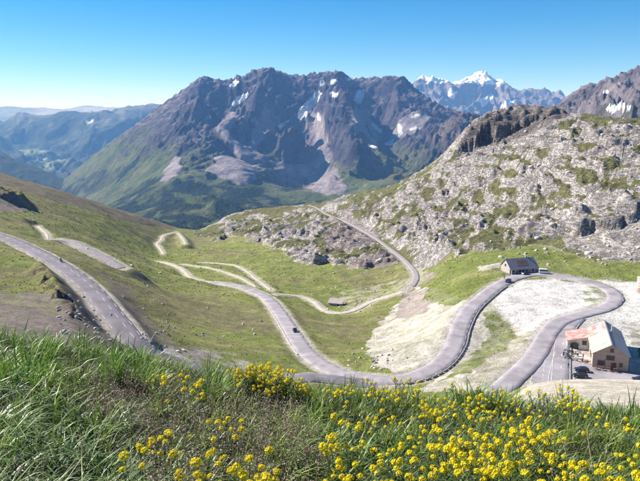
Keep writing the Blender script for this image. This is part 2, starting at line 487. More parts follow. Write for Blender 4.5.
def mid_surface(X, Y):
    Z = base_mid(X, Y)
    px, py = topix(X, Y, Z)
    # rock mask of the hill on the right, plus outcrops
    wx = fbm(X / 23, Y / 23, 3, 5) * 14; wy = fbm(X / 23, Y / 23, 3, 9) * 9
    hill = in_poly(px + wx, py + wy, HILL_POLY).astype(np.float32)
    soft = hill.reshape(NR, NC).copy()                     # fades the relief in from the border of the rocks
    for _ in range(8):
        soft[1:-1, 1:-1] = (soft[1:-1, 1:-1] + soft[2:, 1:-1] + soft[:-2, 1:-1] + soft[1:-1, 2:] + soft[1:-1, :-2]) / 5
    soft = sstep(.4, .95, soft.ravel())
    Z = Z + fbm(X / 60, Y / 60, 3, 21) * np.clip(Y / 200, 0.0, 2.2) * 1.5
    Z = Z + fbm(X / 9, Y / 9, 4, 31) * np.clip((Y - 60) / 300, 0, 1) * 0.9
    hi = np.nonzero(hill > 0)[0]
    x, y = X[hi], Y[hi]
    rough = np.zeros(len(X), np.float32)
    if len(hi):
        # tilted strata: benches and small cliffs, broken into slabs
        wob = fbm(x / 60, y / 60, 3, 41) * 10 + fbm(x / 14, y / 14, 3, 43) * 2.5
        s1 = (Z[hi] + 0.10 * x + wob) / 11.0
        s2 = (Z[hi] * 1.0 + 0.16 * x - 0.05 * y + wob * 0.8) / 4.2
        def saw(s):
            f = s - np.floor(s)
            return np.clip(f / .11, 0, 1) - f
        amp = 0.25 + 0.75 * sstep(-0.3, 0.3, fbm(x / 55, y / 55, 3, 47))
        fade = sstep(330, 440, y)
        wx2 = fbm(x / 30, y / 30, 3, 44) * 14; wy2 = fbm(x / 30, y / 30, 3, 45) * 14
        b1, e1 = blocks((x + wx2 + .35 * y) / 34, (y + wy2) / 12, 51, .35)
        b2, e2 = blocks((x + wx2 * .6 + .3 * y) / 10, (y + wy2 * .6) / 4.2, 55, .35)
        m1_ = sstep(-.35, .1, fbm(x / 60, y / 30, 3, 48)); m2_ = sstep(-.3, .1, fbm(x / 30, y / 15, 3, 49))
        dz = (saw(s1) * 10.5 * m1_ + saw(s2) * 4.4 * m2_) * (.7 + .3 * amp)
        dz = dz + (b1 * 4.6 - 1.0 * (1 - sstep(0, .10, e1))) * amp * .7 + (b2 * 1.5 - .6 * (1 - sstep(0, .14, e2))) * (.3 + .7 * amp) + fbm(x / 5, y / 3, 4, 57) * 1.1
        top = sstep(0, 22, topix(x, y, Z[hi])[1] - np.interp(topix(x, y, Z[hi])[0], [q[0] for q in SKY_MID[::-1]], [q[1] for q in SKY_MID[::-1]]))
        Z[hi] += dz * .8 * soft[hi] * (0.25 + 0.75 * fade) * (.4 + .6 * top) - 2.0 * (1 - top) * (y > 500)
        rg = amp
        rough[hi] = rg
    # summit cliff: a steep band facing the valley
    cl = [atY(*p) for p in [(462, 150, 800), (474, 132, 805), (490, 124, 805), (515, 118, 806), (540, 114, 806), (560, 113, 800), (574, 116, 760)]]
    Pl = np.array([c[:2] for c in cl])
    sel = np.nonzero((X > Pl[:, 0].min() - 60) & (X < Pl[:, 0].max() + 30) & (Y > 640) & (Y < 900))[0]
    if len(sel):
        yl = np.interp(X[sel], Pl[:, 0], Pl[:, 1])
        dd = Y[sel] - yl - 6 + fbm(X[sel] / 15, Y[sel] / 60, 4, 61) * 20 + ridged(X[sel] / 6, Y[sel] / 60, 3, 63) * 6
        Z[sel] += (ridged(X[sel] / 17, Y[sel] / 17, 4, 69) - .5) * 6.0 * sstep(Pl[0, 0], Pl[0, 0] + 20, X[sel]) * (1 - sstep(Pl[-2, 0], Pl[-1, 0], X[sel])) * sstep(-25, 0, dd) * (1 - sstep(40, 90, dd))
        along = sstep(Pl[0, 0] - 12, Pl[0, 0] + 18, X[sel]) * (1 - sstep(Pl[-2, 0], Pl[-1, 0] + 12, X[sel]))
        Z[sel] += along * (-17.0 * (1 - sstep(-4, 1, dd)) * sstep(-130, -6, dd))
    # crags along the foot of the hill on the right
    cr = np.array([atY(*p)[:2] for p in [(500, 232, 420), (530, 226, 405), (560, 218, 392), (590, 221, 384), (640, 213, 378), (720, 208, 370)]])
    sel = np.nonzero((X > cr[0, 0]) & (X < cr[-1, 0] + 40) & (Y > 330) & (Y < 470))[0]
    if len(sel):
        dd = Y[sel] - np.interp(X[sel], cr[:, 0], cr[:, 1]) + fbm(X[sel] / 18, Y[sel] / 40, 4, 65) * 16
        along = sstep(cr[0, 0], cr[0, 0] + 30, X[sel])
        Z[sel] += along * (6.5 + 5 * fbm(X[sel] / 22, Y[sel] / 22, 2, 67)) * sstep(-1.5, 1.0, dd) * (1 - sstep(4, 46, dd))
    # isolated outcrop on the left hill
    for px0, py0, Y0, h, r in ((10, 202, 470, 6, 13), (20, 204, 465, 4, 7), (0, 205, 455, 3, 22)):
        c = atY(px0, py0, Y0)
        d = np.hypot(X - c[0], (Y - c[1]) * 0.6) / r
        Z += h * np.exp(-d ** 4) * (0.75 + 0.5 * fbm(X / 6, Y / 6, 3, 71))
    # rock cutting on the near side of the left road
    PB = ROUTES['B'][0]; qx, qy = topix(PB[:, 0], PB[:, 1], PB[:, 2]); NBn = frame(PB)
    i0, i1 = int(np.argmin(np.hypot(qx - 80, qy - 279))), int(np.argmin(np.hypot(qx - 131, qy - 340)))
    seg = PB[i0:i1 + 1, :2] + NBn[i0:i1 + 1] * 10.5
    sel = np.nonzero((X > seg[:, 0].min() - 15) & (X < seg[:, 0].max() + 15) & (Y > seg[:, 1].min() - 15) & (Y < seg[:, 1].max() + 15))[0]
    if len(sel):
        dd = np.sqrt(((X[sel][:, None] - seg[None, :, 0]) ** 2 + (Y[sel][:, None] - seg[None, :, 1]) ** 2).min(1))
        bb, ee = blocks((X[sel] + .3 * Y[sel]) / 6, Y[sel] / 8, 81, .5)
        Z[sel] += np.exp(-(dd / 6.5) ** 4) * (3.4 + bb * 4.2 - .8 * (1 - sstep(0, .12, ee)) + fbm(X[sel] / 3, Y[sel] / 3, 3, 83) * 1.2)
    Z, near = carve(X, Y, Z)
    # rocky bank above the near road
    return Z, hill, rough, near

NC = 700
us = np.linspace(-0.74, 0.76, NC)
ys = np.concatenate([np.exp(np.linspace(math.log(8.4), math.log(110), 84, endpoint=False)),
                     np.exp(np.linspace(math.log(110), math.log(1060), 700, endpoint=False)),
                     np.exp(np.linspace(math.log(1060), math.log(2600), 40))])
NR = len(ys)
gU, gY = np.meshgrid(us, ys)
mX = (gU * gY).ravel(); mY = gY.ravel()
mZ, mHill, mRough, mNear = mid_surface(mX, mY)
# slope
Zg = mZ.reshape(NR, NC); Xg = mX.reshape(NR, NC)
dzu = np.gradient(Zg, axis=1) / np.gradient(Xg, axis=1)
dzy = np.gradient(Zg, axis=0) / np.gradient(gY, axis=0)
slope = np.hypot(dzu, dzy).ravel()
mpx, mpy = topix(mX, mY, mZ)
wpx = mpx + fbm(mX / 8, mY / 8, 4, 101) * 9 * np.clip(260 / mY, .2, 2); wpy = mpy + fbm(mX / 8, mY / 8, 4, 103) * 5 * np.clip(260 / mY, .2, 2)

GREEN = C(.165, .195, .05); GREEN2 = C(.225, .24, .075); OLIVE = C(.19, .168, .09); DIRT = C(.20, .155, .14); MAUVE = C(.23, .185, .18)
ROCK = C(.46, .422, .412); ROCKD = C(.32, .285, .285); PALE = C(.53, .485, .44); WHITE = C(.66, .635, .61); SAND = C(.60, .54, .46)
n1 = fbm(mX / 38, mY / 38, 4, 111); n2 = fbm(mX / 7, mY / 7, 4, 113); n3 = fbm(mX / 120, mY / 120, 3, 117)
col = mix(np.tile(GREEN, (len(mX), 1)), GREEN2, sstep(-.3, .4, n1))
nA = fbm(mX / 55, mY / 14, 4, 131)
col = mix(col, OLIVE, sstep(-.1, .4, n3 + n2 * .6 + nA * .7) * .85)
col = mix(col, C(.26, .255, .10), sstep(.1, .45, nA - n1 * .5) * .7)
col = mix(col, DIRT, sstep(.28, .5, n2 * .8 + n1 * .5) * .7)
# hill of rock with turf on the benches
slope_s = slope.reshape(NR, NC)
for _ in range(5):
    slope_s = (slope_s + np.roll(slope_s, 1, 0) + np.roll(slope_s, -1, 0) + np.roll(slope_s, 1, 1) + np.roll(slope_s, -1, 1)) / 5
slope_s = slope_s.ravel()
turf = sstep(.10, -.14, slope_s * .7 - 0.74 + mRough * .25 - n1 * .7 - n2 * .45 - n3 * .3 + .20 * sstep(470, 300, mpx))
rockc = mix(np.tile(ROCK, (len(mX), 1)), ROCKD, sstep(.0, .5, fbm(mX / 15, mY / 15, 4, 121)) * .75)
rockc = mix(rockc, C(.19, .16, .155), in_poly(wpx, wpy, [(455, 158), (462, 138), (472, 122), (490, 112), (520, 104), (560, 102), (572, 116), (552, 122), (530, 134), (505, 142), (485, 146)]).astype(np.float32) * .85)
rockc = mix(rockc, PALE, sstep(.1, .5, fbm(mX / 30, mY / 10, 4, 123)) * .5)
rockc = rockc * (1 + .22 * fbm(mX / 60, mY / 60, 3, 125))[:, None]
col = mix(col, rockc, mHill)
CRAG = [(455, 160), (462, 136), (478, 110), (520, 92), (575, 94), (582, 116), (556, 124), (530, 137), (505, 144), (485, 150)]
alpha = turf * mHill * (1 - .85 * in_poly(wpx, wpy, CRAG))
# bare steep ground anywhere
col = mix(col, DIRT * .9, sstep(.62, .9, slope) * (1 - mHill) * (mY > 60) * .8)

def paint(poly, c, k=1.0, edge=None):
    global col
    global alpha
    m = in_poly(wpx, wpy, poly).astype(np.float32) * k
    alpha = alpha * (1 - in_poly(wpx, wpy, poly))
    if edge is not None: m *= edge
    col = mix(col, c, m)
spk = sstep(-.25, .3, n2)
# the left slope above the road: bare mauve earth
paint([(-200, 285), (-40, 290), (20, 292), (60, 296), (85, 298), (104, 312), (118, 335), (128, 352), (60, 350), (-200, 345)], MAUVE, .9, .55 + .45 * sstep(-.35, .2, n1 + n2 * .5))
paint([(64, 270), (84, 277), (112, 300), (127, 336), (130, 354), (90, 348), (68, 316), (56, 288)], C(.15, .115, .10), .92, .7 + .3 * spk)  # dirt of the rock cutting, darkened to paint in its road-facing shade
paint([(50, 262), (90, 288), (88, 296), (20, 292), (-50, 285), (-50, 270)], OLIVE, .55, spk)
paint([(100, 270), (130, 285), (150, 318), (180, 345), (215, 352), (230, 362), (150, 352), (125, 325), (112, 300)], DIRT, .85, .5 + .5 * spk)
paint([(150, 345), (230, 350), (260, 368), (230, 384), (150, 362)], ROCK * .85, .7, spk)
paint([(0, 186), (40, 194), (100, 212), (150, 226), (160, 240), (60, 220), (0, 208), (-200, 190), (-200, 150)], OLIVE * .9, .7, spk)
paint([(-200, 188), (0, 192), (20, 196), (34, 208), (20, 212), (-200, 212)], MAUVE, .8)
paint([(0, 170), (60, 188), (140, 215), (180, 230), (140, 224), (60, 202), (0, 184), (-200, 160), (-200, 120)], DIRT * .8, .75)
# pale cut bank left of the hairpin
paint([(468, 300), (462, 315), (455, 335), (440, 352), (425, 366), (395, 373), (372, 366), (366, 345), (378, 325), (396, 305), (418, 287), (446, 290), (460, 296)], PALE * 1.14, .97, .62 + .38 * spk)
paint([(402, 296), (425, 288), (440, 296), (425, 312), (405, 318), (394, 318)], MAUVE * 1.2, .7)
paint([(330, 296), (352, 290), (420, 276), (404, 292), (366, 304), (345, 312)], PALE * .85, .6, spk)
paint([(412, 262), (430, 256), (445, 268), (428, 282), (416, 285)], PALE * .8, .6, spk)
# ground inside the loop and round the houses
paint([(470, 306), (486, 302), (500, 288), (545, 277), (580, 282), (604, 290), (604, 304), (580, 311), (556, 318), (545, 330), (530, 352), (505, 378), (480, 392), (420, 390), (445, 370), (458, 345), (462, 325)], PALE * 1.06, .95, .75 + .25 * spk)
paint([(500, 290), (520, 282), (545, 279), (580, 284), (600, 291), (600, 303), (580, 309), (558, 315), (543, 327), (525, 330), (508, 318), (495, 308)], WHITE, .97)
paint([(482, 314), (494, 310), (512, 325), (516, 338), (506, 350), (488, 360), (470, 372), (452, 380), (440, 384), (455, 366), (478, 350), (490, 335)], GREEN, .95, .65 + .35 * spk)
paint([(500, 340), (530, 335), (520, 362), (490, 380), (460, 384), (480, 366)], OLIVE * 1.2, .6, spk)
paint([(598, 280), (606, 276), (640, 284), (720, 290), (720, 352), (632, 346), (612, 322), (596, 314), (618, 304), (618, 292)], WHITE, .95)
paint([(560, 322), (612, 312), (640, 330), (640, 372), (566, 362)], WHITE * .92, .9)
paint([(583, 290), (606, 288), (609, 296), (596, 306), (584, 303)], GREEN, .85, spk)
paint([(618, 322), (660, 312), (690, 340), (640, 348), (624, 338)], OLIVE * 1.1, .7, spk)
paint([(480, 440), (508, 396), (540, 376), (900, 370), (900, 450)], SAND * 1.08, .97)
# turf at the foot of the hill
paint([(425, 270), (440, 262), (470, 256), (500, 250), (530, 246), (552, 251), (556, 258), (530, 262), (500, 264), (470, 272), (440, 276)], GREEN, .95, .8 + .2 * spk)
paint([(425, 300), (428, 288), (460, 280), (492, 276), (490, 284), (475, 296), (455, 306), (440, 304)], GREEN, .95, .8 + .2 * spk)
paint([(556, 268), (572, 264), (640, 262), (720, 262), (720, 280), (640, 284), (604, 280), (576, 274)], GREEN * 1.02 + OLIVE * .1, .9, .7 + .3 * spk)
paint([(560, 226), (590, 228), (640, 222), (760, 220), (760, 262), (640, 262), (600, 258), (566, 248)], PALE * .82 + MAUVE * .1, .8)
paint([(478, 266), (500, 262), (500, 268), (480, 272)], PALE, .8)
paint([(350, 215), (380, 235), (372, 246), (330, 250), (322, 236)], MAUVE * 1.25, .8, .6 + .4 * spk)
paint([(360, 256), (392, 250), (406, 262), (380, 268), (345, 268)], MAUVE * 1.3, .75)
# stony verge of every route
col = mix(col, PALE * .9, (1 - sstep(.2, 2.6, mNear + n2 * 2.0)) * .7 * (mY > 60))
# near hill under the flowers
col = mix(col, DIRT, (mY < 60).astype(np.float32) * .5)

mat_mid = terrain_mat('hillside_soil_and_turf', ((.05, .18), (.28, .28), (1.3, .30)), 0.9, .8, bdist=1.3)
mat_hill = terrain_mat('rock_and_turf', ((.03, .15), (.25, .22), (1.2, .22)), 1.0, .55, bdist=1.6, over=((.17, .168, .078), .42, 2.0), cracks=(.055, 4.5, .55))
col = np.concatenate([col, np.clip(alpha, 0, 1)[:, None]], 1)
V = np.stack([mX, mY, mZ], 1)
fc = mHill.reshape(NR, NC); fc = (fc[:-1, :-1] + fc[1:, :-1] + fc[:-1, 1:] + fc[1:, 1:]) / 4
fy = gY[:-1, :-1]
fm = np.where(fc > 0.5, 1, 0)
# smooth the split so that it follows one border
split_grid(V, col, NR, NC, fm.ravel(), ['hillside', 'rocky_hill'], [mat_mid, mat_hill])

from mathutils.bvhtree import BVHTree
def ground_z(x, y):
    """height of the built hillside at a plan position"""
    u = x / y
    i = np.searchsorted(ys, y) - 1; j = np.searchsorted(us, u) - 1
    i = int(np.clip(i, 0, NR - 2)); j = int(np.clip(j, 0, NC - 2))
    fy_ = (y - ys[i]) / (ys[i + 1] - ys[i]); fu = (u - us[j]) / (us[j + 1] - us[j])
    a = Zg[i, j] * (1 - fu) + Zg[i, j + 1] * fu; b = Zg[i + 1, j] * (1 - fu) + Zg[i + 1, j + 1] * fu
    return float(a * (1 - fy_) + b * fy_)

def hit(px, py, ymin=60, ymax=1050):
    """first point of the built hillside seen at a photograph pixel"""
    a, b = ray(px, py)
    Y = ymin
    while Y < ymax:
        if ground_z(float(a * Y), Y) >= b * Y:
            return (float(a * Y), Y, ground_z(float(a * Y), Y))
        Y *= 1.003
    return None

# ================================================================== ROADS
mat_asphalt = plain_mat('old_asphalt', (.29, .265, .29), .9, 0, .16, .24, .25)
mat_asphalt_new = plain_mat('dark_asphalt', (.165, .15, .175), .85, 0, .14, .22, .3)
mat_gravel = plain_mat('pale_gravel', (.43, .38, .32), .95, 0, .5, .25, .1)
mat_greygravel = plain_mat('grey_gravel', (.30, .27, .28), .95, 0, .5, .2, .1)
mat_paint = plain_mat('road_paint', (.52, .51, .50), .7, 0, 1.2, .3, .3)

def ribbon(P, hw, lift=0.0, skirt=0.6, ragged=0.0, seed=3):
    N = frame(P); n = len(P)
    l = np.arange(n) * 0.37
    wl = hw + ragged * noise(l, l * 0 + seed, seed); wr = hw + ragged * noise(l, l * 0 + seed + 7, seed + 3)
    wl = np.broadcast_to(wl, (n,)); wr = np.broadcast_to(wr, (n,))
    rows = []
    for off, dz in ((-wl - .25, -skirt), (-wl, 0), (-wl * .5, .05), (0 * wl, .08), (wr * .5, .05), (wr, 0), (wr + .25, -skirt)):
        q = np.empty((n, 3)); q[:, :2] = P[:, :2] + N * np.asarray(off)[:, None]; q[:, 2] = P[:, 2] + dz + lift
        rows.append(q)
    k = len(rows)
    V = np.stack(rows, 1).reshape(-1, 3)
    idx = np.arange(n * k).reshape(n, k)
    F = np.stack([idx[:-1, :-1], idx[:-1, 1:], idx[1:, 1:], idx[1:, :-1]], -1).reshape(-1, 4)[:, ::-1]
    return V, F

def strip(P, N, off, w, s0, s1, S, lift):
    """a painted strip along the route between lengths s0 and s1"""
    m = max(2, int((s1 - s0) / 1.2) + 1)
    t = np.linspace(s0, s1, m)
    c = np.stack([np.interp(t, S, P[:, k]) for k in range(3)], 1); nn = np.stack([np.interp(t, S, N[:, k]) for k in range(2)], 1)
    a = c.copy(); b = c.copy()
    a[:, :2] += nn * (off - w / 2); b[:, :2] += nn * (off + w / 2)
    V = np.stack([a, b], 1).reshape(-1, 3); V[:, 2] += lift
    i = np.arange(m - 1) * 2
    return V, np.stack([i, i + 1, i + 3, i + 2], 1)

def lines(name, parent, P, specs, hw):
    N = frame(P); S = np.concatenate([[0], np.cumsum(np.linalg.norm(np.diff(P[:, :2], axis=0), axis=1))])
    Vs, Fs, o = [], [], 0
    for off, w, dash, gap, s0, s1 in specs:
        s = s0
        s1 = min(s1, S[-1])
        while s < s1:
            e = min(s + dash, s1)
            lift = 0.03 + 0.08 * (1 - min(1, abs(off) / hw))
            v, f = strip(P, N, off, w, s, e, S, lift)
            Vs.append(v); Fs.append(f + o); o += len(v); s = e + gap
            if gap == 0: break
    return add(name, mesh_np(name, np.vstack(Vs), np.vstack(Fs)[:, ::-1], mat_paint), parent)

def road(name, key, hw, mat, lift=0.0, ragged=0.0, skirt=.6):
    P = ROUTES[key][0]
    V, F = ribbon(P, hw, lift, skirt, ragged)
    return tag(add(name, mesh_np(name, V, F, mat, None, False)), kind='structure')

rA = road('road', 'A', 3.5, mat_asphalt, .02, .3)
rB = road('road', 'B', 3.5, mat_asphalt_new, .00, .25)
rD = road('road', 'D', 2.2, mat_greygravel, .02, .3)
for k, hw in (('C', 1.6), ('A0', 1.5), ('E', 1.15), ('F', .8), ('G', .8), ('H', .8), ('L', .7)):
    road('track', k, hw, mat_gravel, -.06, .8)
road('lay_by', 'P', 2.7, mat_greygravel, .0, .8)
rT = road('tunnel_road', 'T', 4.6, mat_asphalt, -.03)
rQ = road('junction_apron', 'Q', 4.6, mat_asphalt, -.055)
road('car_park', 'K', 6.6, mat_asphalt, -.05)
road('terrace', 'Z', 5.2, plain_mat('terrace_concrete', (.5, .46, .42), .9, 0, 1.0, .15), -.09, .6)

LA = float(np.linalg.norm(np.diff(ROUTES['A'][0][:, :2], axis=0), axis=1).sum())
LB = float(np.linalg.norm(np.diff(ROUTES['B'][0][:, :2], axis=0), axis=1).sum())
lines('edge_line', rA, ROUTES['A'][0], [(-3.1, .13, 3.0, 3.5, 30, LA - 95), (3.1, .13, 3.0, 3.5, 30, LA - 95), (3.0, .2, 500, 0, LA - 90, LA)], 3.7)
lines('edge_line', rB, ROUTES['B'][0], [(3.0, .15, 3.2, 5.0, 0, LB), (-3.0, .15, 3.2, 5.0, LB * .6, LB)], 3.5)
lines('centre_line', rB, ROUTES['B'][0], [(-.9, .15, 3.4, 4.6, 0, LB)], 3.5)
lines('lane_line', rT, ROUTES['T'][0], [(-4.1, .2, 200, 0, 8, 90), (1.1, .2, 200, 0, 24, 90), (3.6, .2, 2.2, 2.2, 26, 90), (-1.5, .3, 2.4, 9, 34, 90)], 4.6)
lines('hatched_island', rQ, ROUTES['Q'][0], [(-2.2, .2, 200, 0, 30, 75), (2.6, .2, 200, 0, 24, 75)], 4.6)

# ================================================================== FAR MOUNTAINS
ground_me = mesh_np('valley_floor', np.array([[-45000, -4000, -1210], [45000, -4000, -1210], [45000, 60000, -1210], [-45000, 60000, -1210]], float), np.array([[0, 1, 2, 3]]),
                    plain_mat('far_ground', (.07, .09, .05), .95, 0, .0006, .3, .1))
tag(add('ground', ground_me), kind='structure')

def far_tps(points, lam=1e-4):
    P, T = [], []
    for px, py, Y in points:
        a, t = ray(px, py)
        P.append((float(a), math.log(Y))); T.append(float(t))
    return TPS(P, T, lam)

def grid_far(u0, u1, nu, Y0, Y1, ny):
    us_ = np.linspace(u0, u1, nu); ys_ = np.exp(np.linspace(math.log(Y0), math.log(Y1), ny))
    a, b = np.meshgrid(us_, ys_)
    return (a * b).ravel(), b.ravel()

def gslope(X, Y, Z, nr, nc):
    Z_ = Z.reshape(nr, nc); X_ = X.reshape(nr, nc); Y_ = Y.reshape(nr, nc)
    zx = np.gradient(Z_, axis=1) / np.gradient(X_, axis=1)
    zy = np.gradient(Z_, axis=0) / np.gradient(Y_, axis=0)
    return np.hypot(zx, zy).ravel(), zx.ravel(), zy.ravel()

# ---- the big massif across the valley
SKY_M = [(-60, 196, 8600), (20, 192, 8600), (60, 183, 8500), (80, 166, 8300), (100, 150, 8100), (120, 135, 7900), (140, 121, 7800), (155, 109, 7700), (170, 98, 7650), (185, 88, 7600), (195, 80, 7560), (201, 75.5, 7550), (210, 77, 7520), (218, 80, 7500),
         (232, 78, 7500), (245, 74, 7500), (257, 69, 7500), (265, 66, 7500), (275, 69, 7500), (288, 74, 7480), (303, 75, 7480), (318, 71.5, 7500), (328, 72, 7500), (338, 69, 7500), (346, 75, 7500), (356, 78, 7500),
         (368, 77, 7500), (380, 77, 7450), (392, 75, 7400), (400, 75.5, 7350), (408, 80, 7300), (418, 90, 7200), (432, 100, 7200), (448, 108, 7300), (465, 112, 7500), (500, 118, 7800), (560, 130, 8200), (700, 140, 8300)]
far = list(SKY_M)
for px, py, Y in SKY_M:
    far.append((px, py + 26, Y * 1.10))
far += [  # left slope
        (70, 200, 7000), (100, 178, 7000), (130, 155, 6900), (150, 135, 6900), (170, 118, 7000), (110, 205, 5600), (140, 185, 5700), (160, 160, 6000), (180, 130, 6500), (150, 212, 4400), (185, 190, 4900), (60, 225, 5000),
        # first spur below the square summit
        (200, 100, 6740), (195, 125, 6240), (188, 150, 5740), (175, 175, 5140), (172, 205, 4040), (180, 226, 3240),
        # hollow with snow left of the main top
        (235, 100, 7370), (228, 120, 7090), (224, 140, 6690),
        # spur of the main top
        (262, 85, 6950), (250, 108, 6550), (232, 125, 6200), (222, 145, 5850), (232, 160, 5500), (245, 172, 5200), (215, 172, 5200), (225, 195, 4400), (230, 222, 3300),
        # big scree basin
        (290, 98, 7360), (280, 112, 7160), (268, 125, 7010), (262, 142, 6710), (278, 160, 6310), (300, 172, 6010), (310, 112, 7190), (318, 130, 6860), (322, 150, 6510), (322, 170, 6110), (328, 185, 5610),
        # rock island in the scree
        (291, 128, 6430), (300, 138, 6230), (284, 140, 6230), (292, 148, 6180),
        # spur of the right top
        (336, 85, 6900), (340, 105, 6550), (346, 122, 6150), (350, 140, 5750), (362, 150, 5550), (345, 160, 5400), (352, 172, 5200),
        # right hollow
        (370, 96, 7360), (362, 112, 7160), (372, 130, 6910), (380, 145, 6610),
        (396, 92, 7050), (395, 108, 6850), (392, 125, 6650), (402, 140, 6400), (385, 165, 6000), (400, 160, 6000), (378, 182, 5400), (410, 182, 5200),
        # brown ridge on the right
        (486, 106, 5300), (473, 104.5, 5250), (456, 113, 5150), (437, 127, 5000), (426, 142, 4900), (415, 158, 4800), (400, 176, 4600), (382, 192, 4300), (520, 108, 5400), (580, 112, 5600), (700, 120, 5800),
        (450, 140, 4750), (440, 165, 4400), (480, 140, 4800), (480, 170, 4300), (560, 160, 4500), (430, 192, 3800), (700, 170, 4500),
        (440, 122, 5900), (425, 135, 5900), (460, 122, 6200), (420, 118, 6600),
        # foot
        (260, 190, 5000), (290, 188, 5100), (330, 196, 4700), (360, 196, 4600), (280, 205, 4200), (330, 212, 3900), (370, 208, 3900), (260, 225, 3400), (300, 228, 3300), (350, 228, 3200), (400, 220, 3300), (120, 232, 3700), (60, 246, 3700),
        (420, 232, 2900), (520, 220, 3000), (200, 246, 2900), (300, 252, 2700), (100, 262, 2900), (0, 260, 3300), (-60, 235, 4500), (640, 230, 2900), (-80, 215, 6500), (0, 215, 6200)]
tps_far = far_tps(far, 1e-5)
FNR, FNC = 620, 540
X, Y = grid_far(-0.66, 0.36, FNC, 2500, 8900, FNR)
Z = tps_far(X / Y, np.log(Y)) * Y
px, py = topix(X, Y, Z)
# erosion: gullies running down the faces
wx = fbm(X / 900, Y / 900, 4, 201) * 420; wy = fbm(X / 900, Y / 900, 4, 205) * 420
hi = sstep(-620, -200, Z)
ang = sstep(300, 130, px) * 0.85                                # on the left flank the fall line turns left
Xr, Yr = X + 1300, Y - 6300
gx = Xr * np.cos(ang) - Yr * np.sin(ang); gy = Xr * np.sin(ang) + Yr * np.cos(ang)
g1 = ridged((gx + wx) / 780, (gy + wy) / 1500, 6, 211, 0.5)
g2 = ridged((gx + wx * .6) / 260, (gy + wy * .6) / 430, 5, 221, 0.55)
g3 = ridged((X + wx * .3) / 300, (Y + wy * .3) / 300, 5, 231, .6)
skyln = np.interp(px, [s[0] for s in SKY_M], [s[1] for s in SKY_M])
below = sstep(0, 28, py - skyln)
SCREE = [[(262, 108), (272, 112), (282, 122), (270, 132), (258, 142), (256, 150), (270, 160), (296, 165), (318, 150), (312, 128), (306, 112), (316, 112), (324, 118), (328, 135), (332, 150), (330, 165), (346, 184), (344, 190), (318, 190), (300, 178), (284, 170), (262, 158), (240, 152), (222, 134), (228, 128), (246, 142), (252, 132), (258, 118)],
         [(230, 112), (240, 106), (232, 124), (222, 132), (216, 126)],
         [(352, 112), (366, 102), (372, 120), (380, 135), (376, 146), (364, 132), (352, 124)],
         [(226, 152), (246, 158), (262, 170), (240, 184), (218, 178), (206, 166)],
         [(176, 150), (184, 158), (172, 178), (158, 182)],
         [(398, 118), (412, 112), (428, 118), (420, 132), (400, 140), (386, 142)]]
swx = px + fbm(X / 260, Y / 260, 3, 241) * 9; swy = py + fbm(X / 260, Y / 260, 3, 243) * 7
scree = np.zeros(len(X), np.float32)
for poly in SCREE: scree = np.maximum(scree, in_poly(swx, swy, poly).astype(np.float32))
# soften scree mask over the grid
S2 = scree.reshape(FNR, FNC)
for _ in range(4):
    S2 = (S2 + np.roll(S2, 1, 0) + np.roll(S2, -1, 0) + np.roll(S2, 1, 1) + np.roll(S2, -1, 1)) / 5
scree_s = S2.ravel()
rockamp = hi * (1 - .88 * scree_s) * (.5 + .5 * sstep(150, 250, px))
sky_damp = 0.30 + 0.70 * below
Z = Z + ((g1 - .38) * 250 + (g2 - .4) * 85) * rockamp * sky_damp + (g3 - .4) * 105 * rockamp * (.45 + .55 * below)
Z = Z + (ridged(X / 95, Y / 95, 4, 251, .6) - .4) * 48 * rockamp
Z = Z + ((g1 - .4) * 60 + (g2 - .4) * 22) * (1 - hi)
# bring the crest to its surveyed height
_t = (Z / Y).reshape(FNR, FNC); _tm = _t.max(0); _u = (X / Y).reshape(FNR, FNC)[0]
_su = np.array([float(ray(q[0], q[1])[0]) for q in SKY_M]); _st = np.array([float(ray(q[0], q[1])[1]) for q in SKY_M])
_d = np.interp(_u, _su, _st) - _tm
_d = np.convolve(np.pad(_d, 4, 'edge'), np.ones(9) / 9, 'valid')
_tg = np.interp(_u, _su, _st)
Z = Z + (np.tile(_d, (FNR, 1)) * sstep(-.075, .0, _t - np.tile(_tm, (FNR, 1)))).ravel() * Y
sl, zx, zy = gslope(X, Y, Z, FNR, FNC)
px, py = topix(X, Y, Z)
m1 = fbm(X / 420, Y / 420, 5, 261); m2 = fbm(X / 90, Y / 90, 4, 263)
FROCK = C(.088, .074, .10); FROCK2 = C(.030, .025, .042); FSCREE = C(.30, .26, .285); FGRASS = C(.078, .105, .028); FGRASS2 = C(.13, .14, .055); FFOR = C(.010, .021, .007)
fcol = mix(np.tile(FROCK, (len(X), 1)), FROCK2, sstep(-.2, .4, m1 + m2 * .6))
fcol = mix(fcol, FSCREE, sstep(.95, .5, sl + m2 * .5) * .6 * hi)
grassm = sstep(-80, -330, Z + m1 * 330 + m2 * 130 + (sl - .6) * 260) * (1 - scree_s)
fcol = mix(fcol, mix(np.tile(FGRASS, (len(X), 1)), FGRASS2, sstep(-.3, .35, m1 - m2 * .4)), grassm * .95)
fcol = mix(fcol, FSCREE * (1 + .15 * m2[:, None]), sstep(.3, .7, scree_s))
def fpaint(polys, c, k=1.0, w=6.0, extra=None):
    global fcol
    ax = px + fbm(X / 150, Y / 150, 4, 271) * w; ay = py + fbm(X / 150, Y / 150, 4, 273) * w
    m = np.zeros(len(X), np.float32)
    for p in polys: m = np.maximum(m, in_poly(ax, ay, p).astype(np.float32))
    if extra is not None: m = m * extra
    fcol = mix(fcol, c, m * k)
    return m
ftex = sstep(-.40, .0, fbm(X / 230, Y / 330, 4, 281) + m2 * .35)
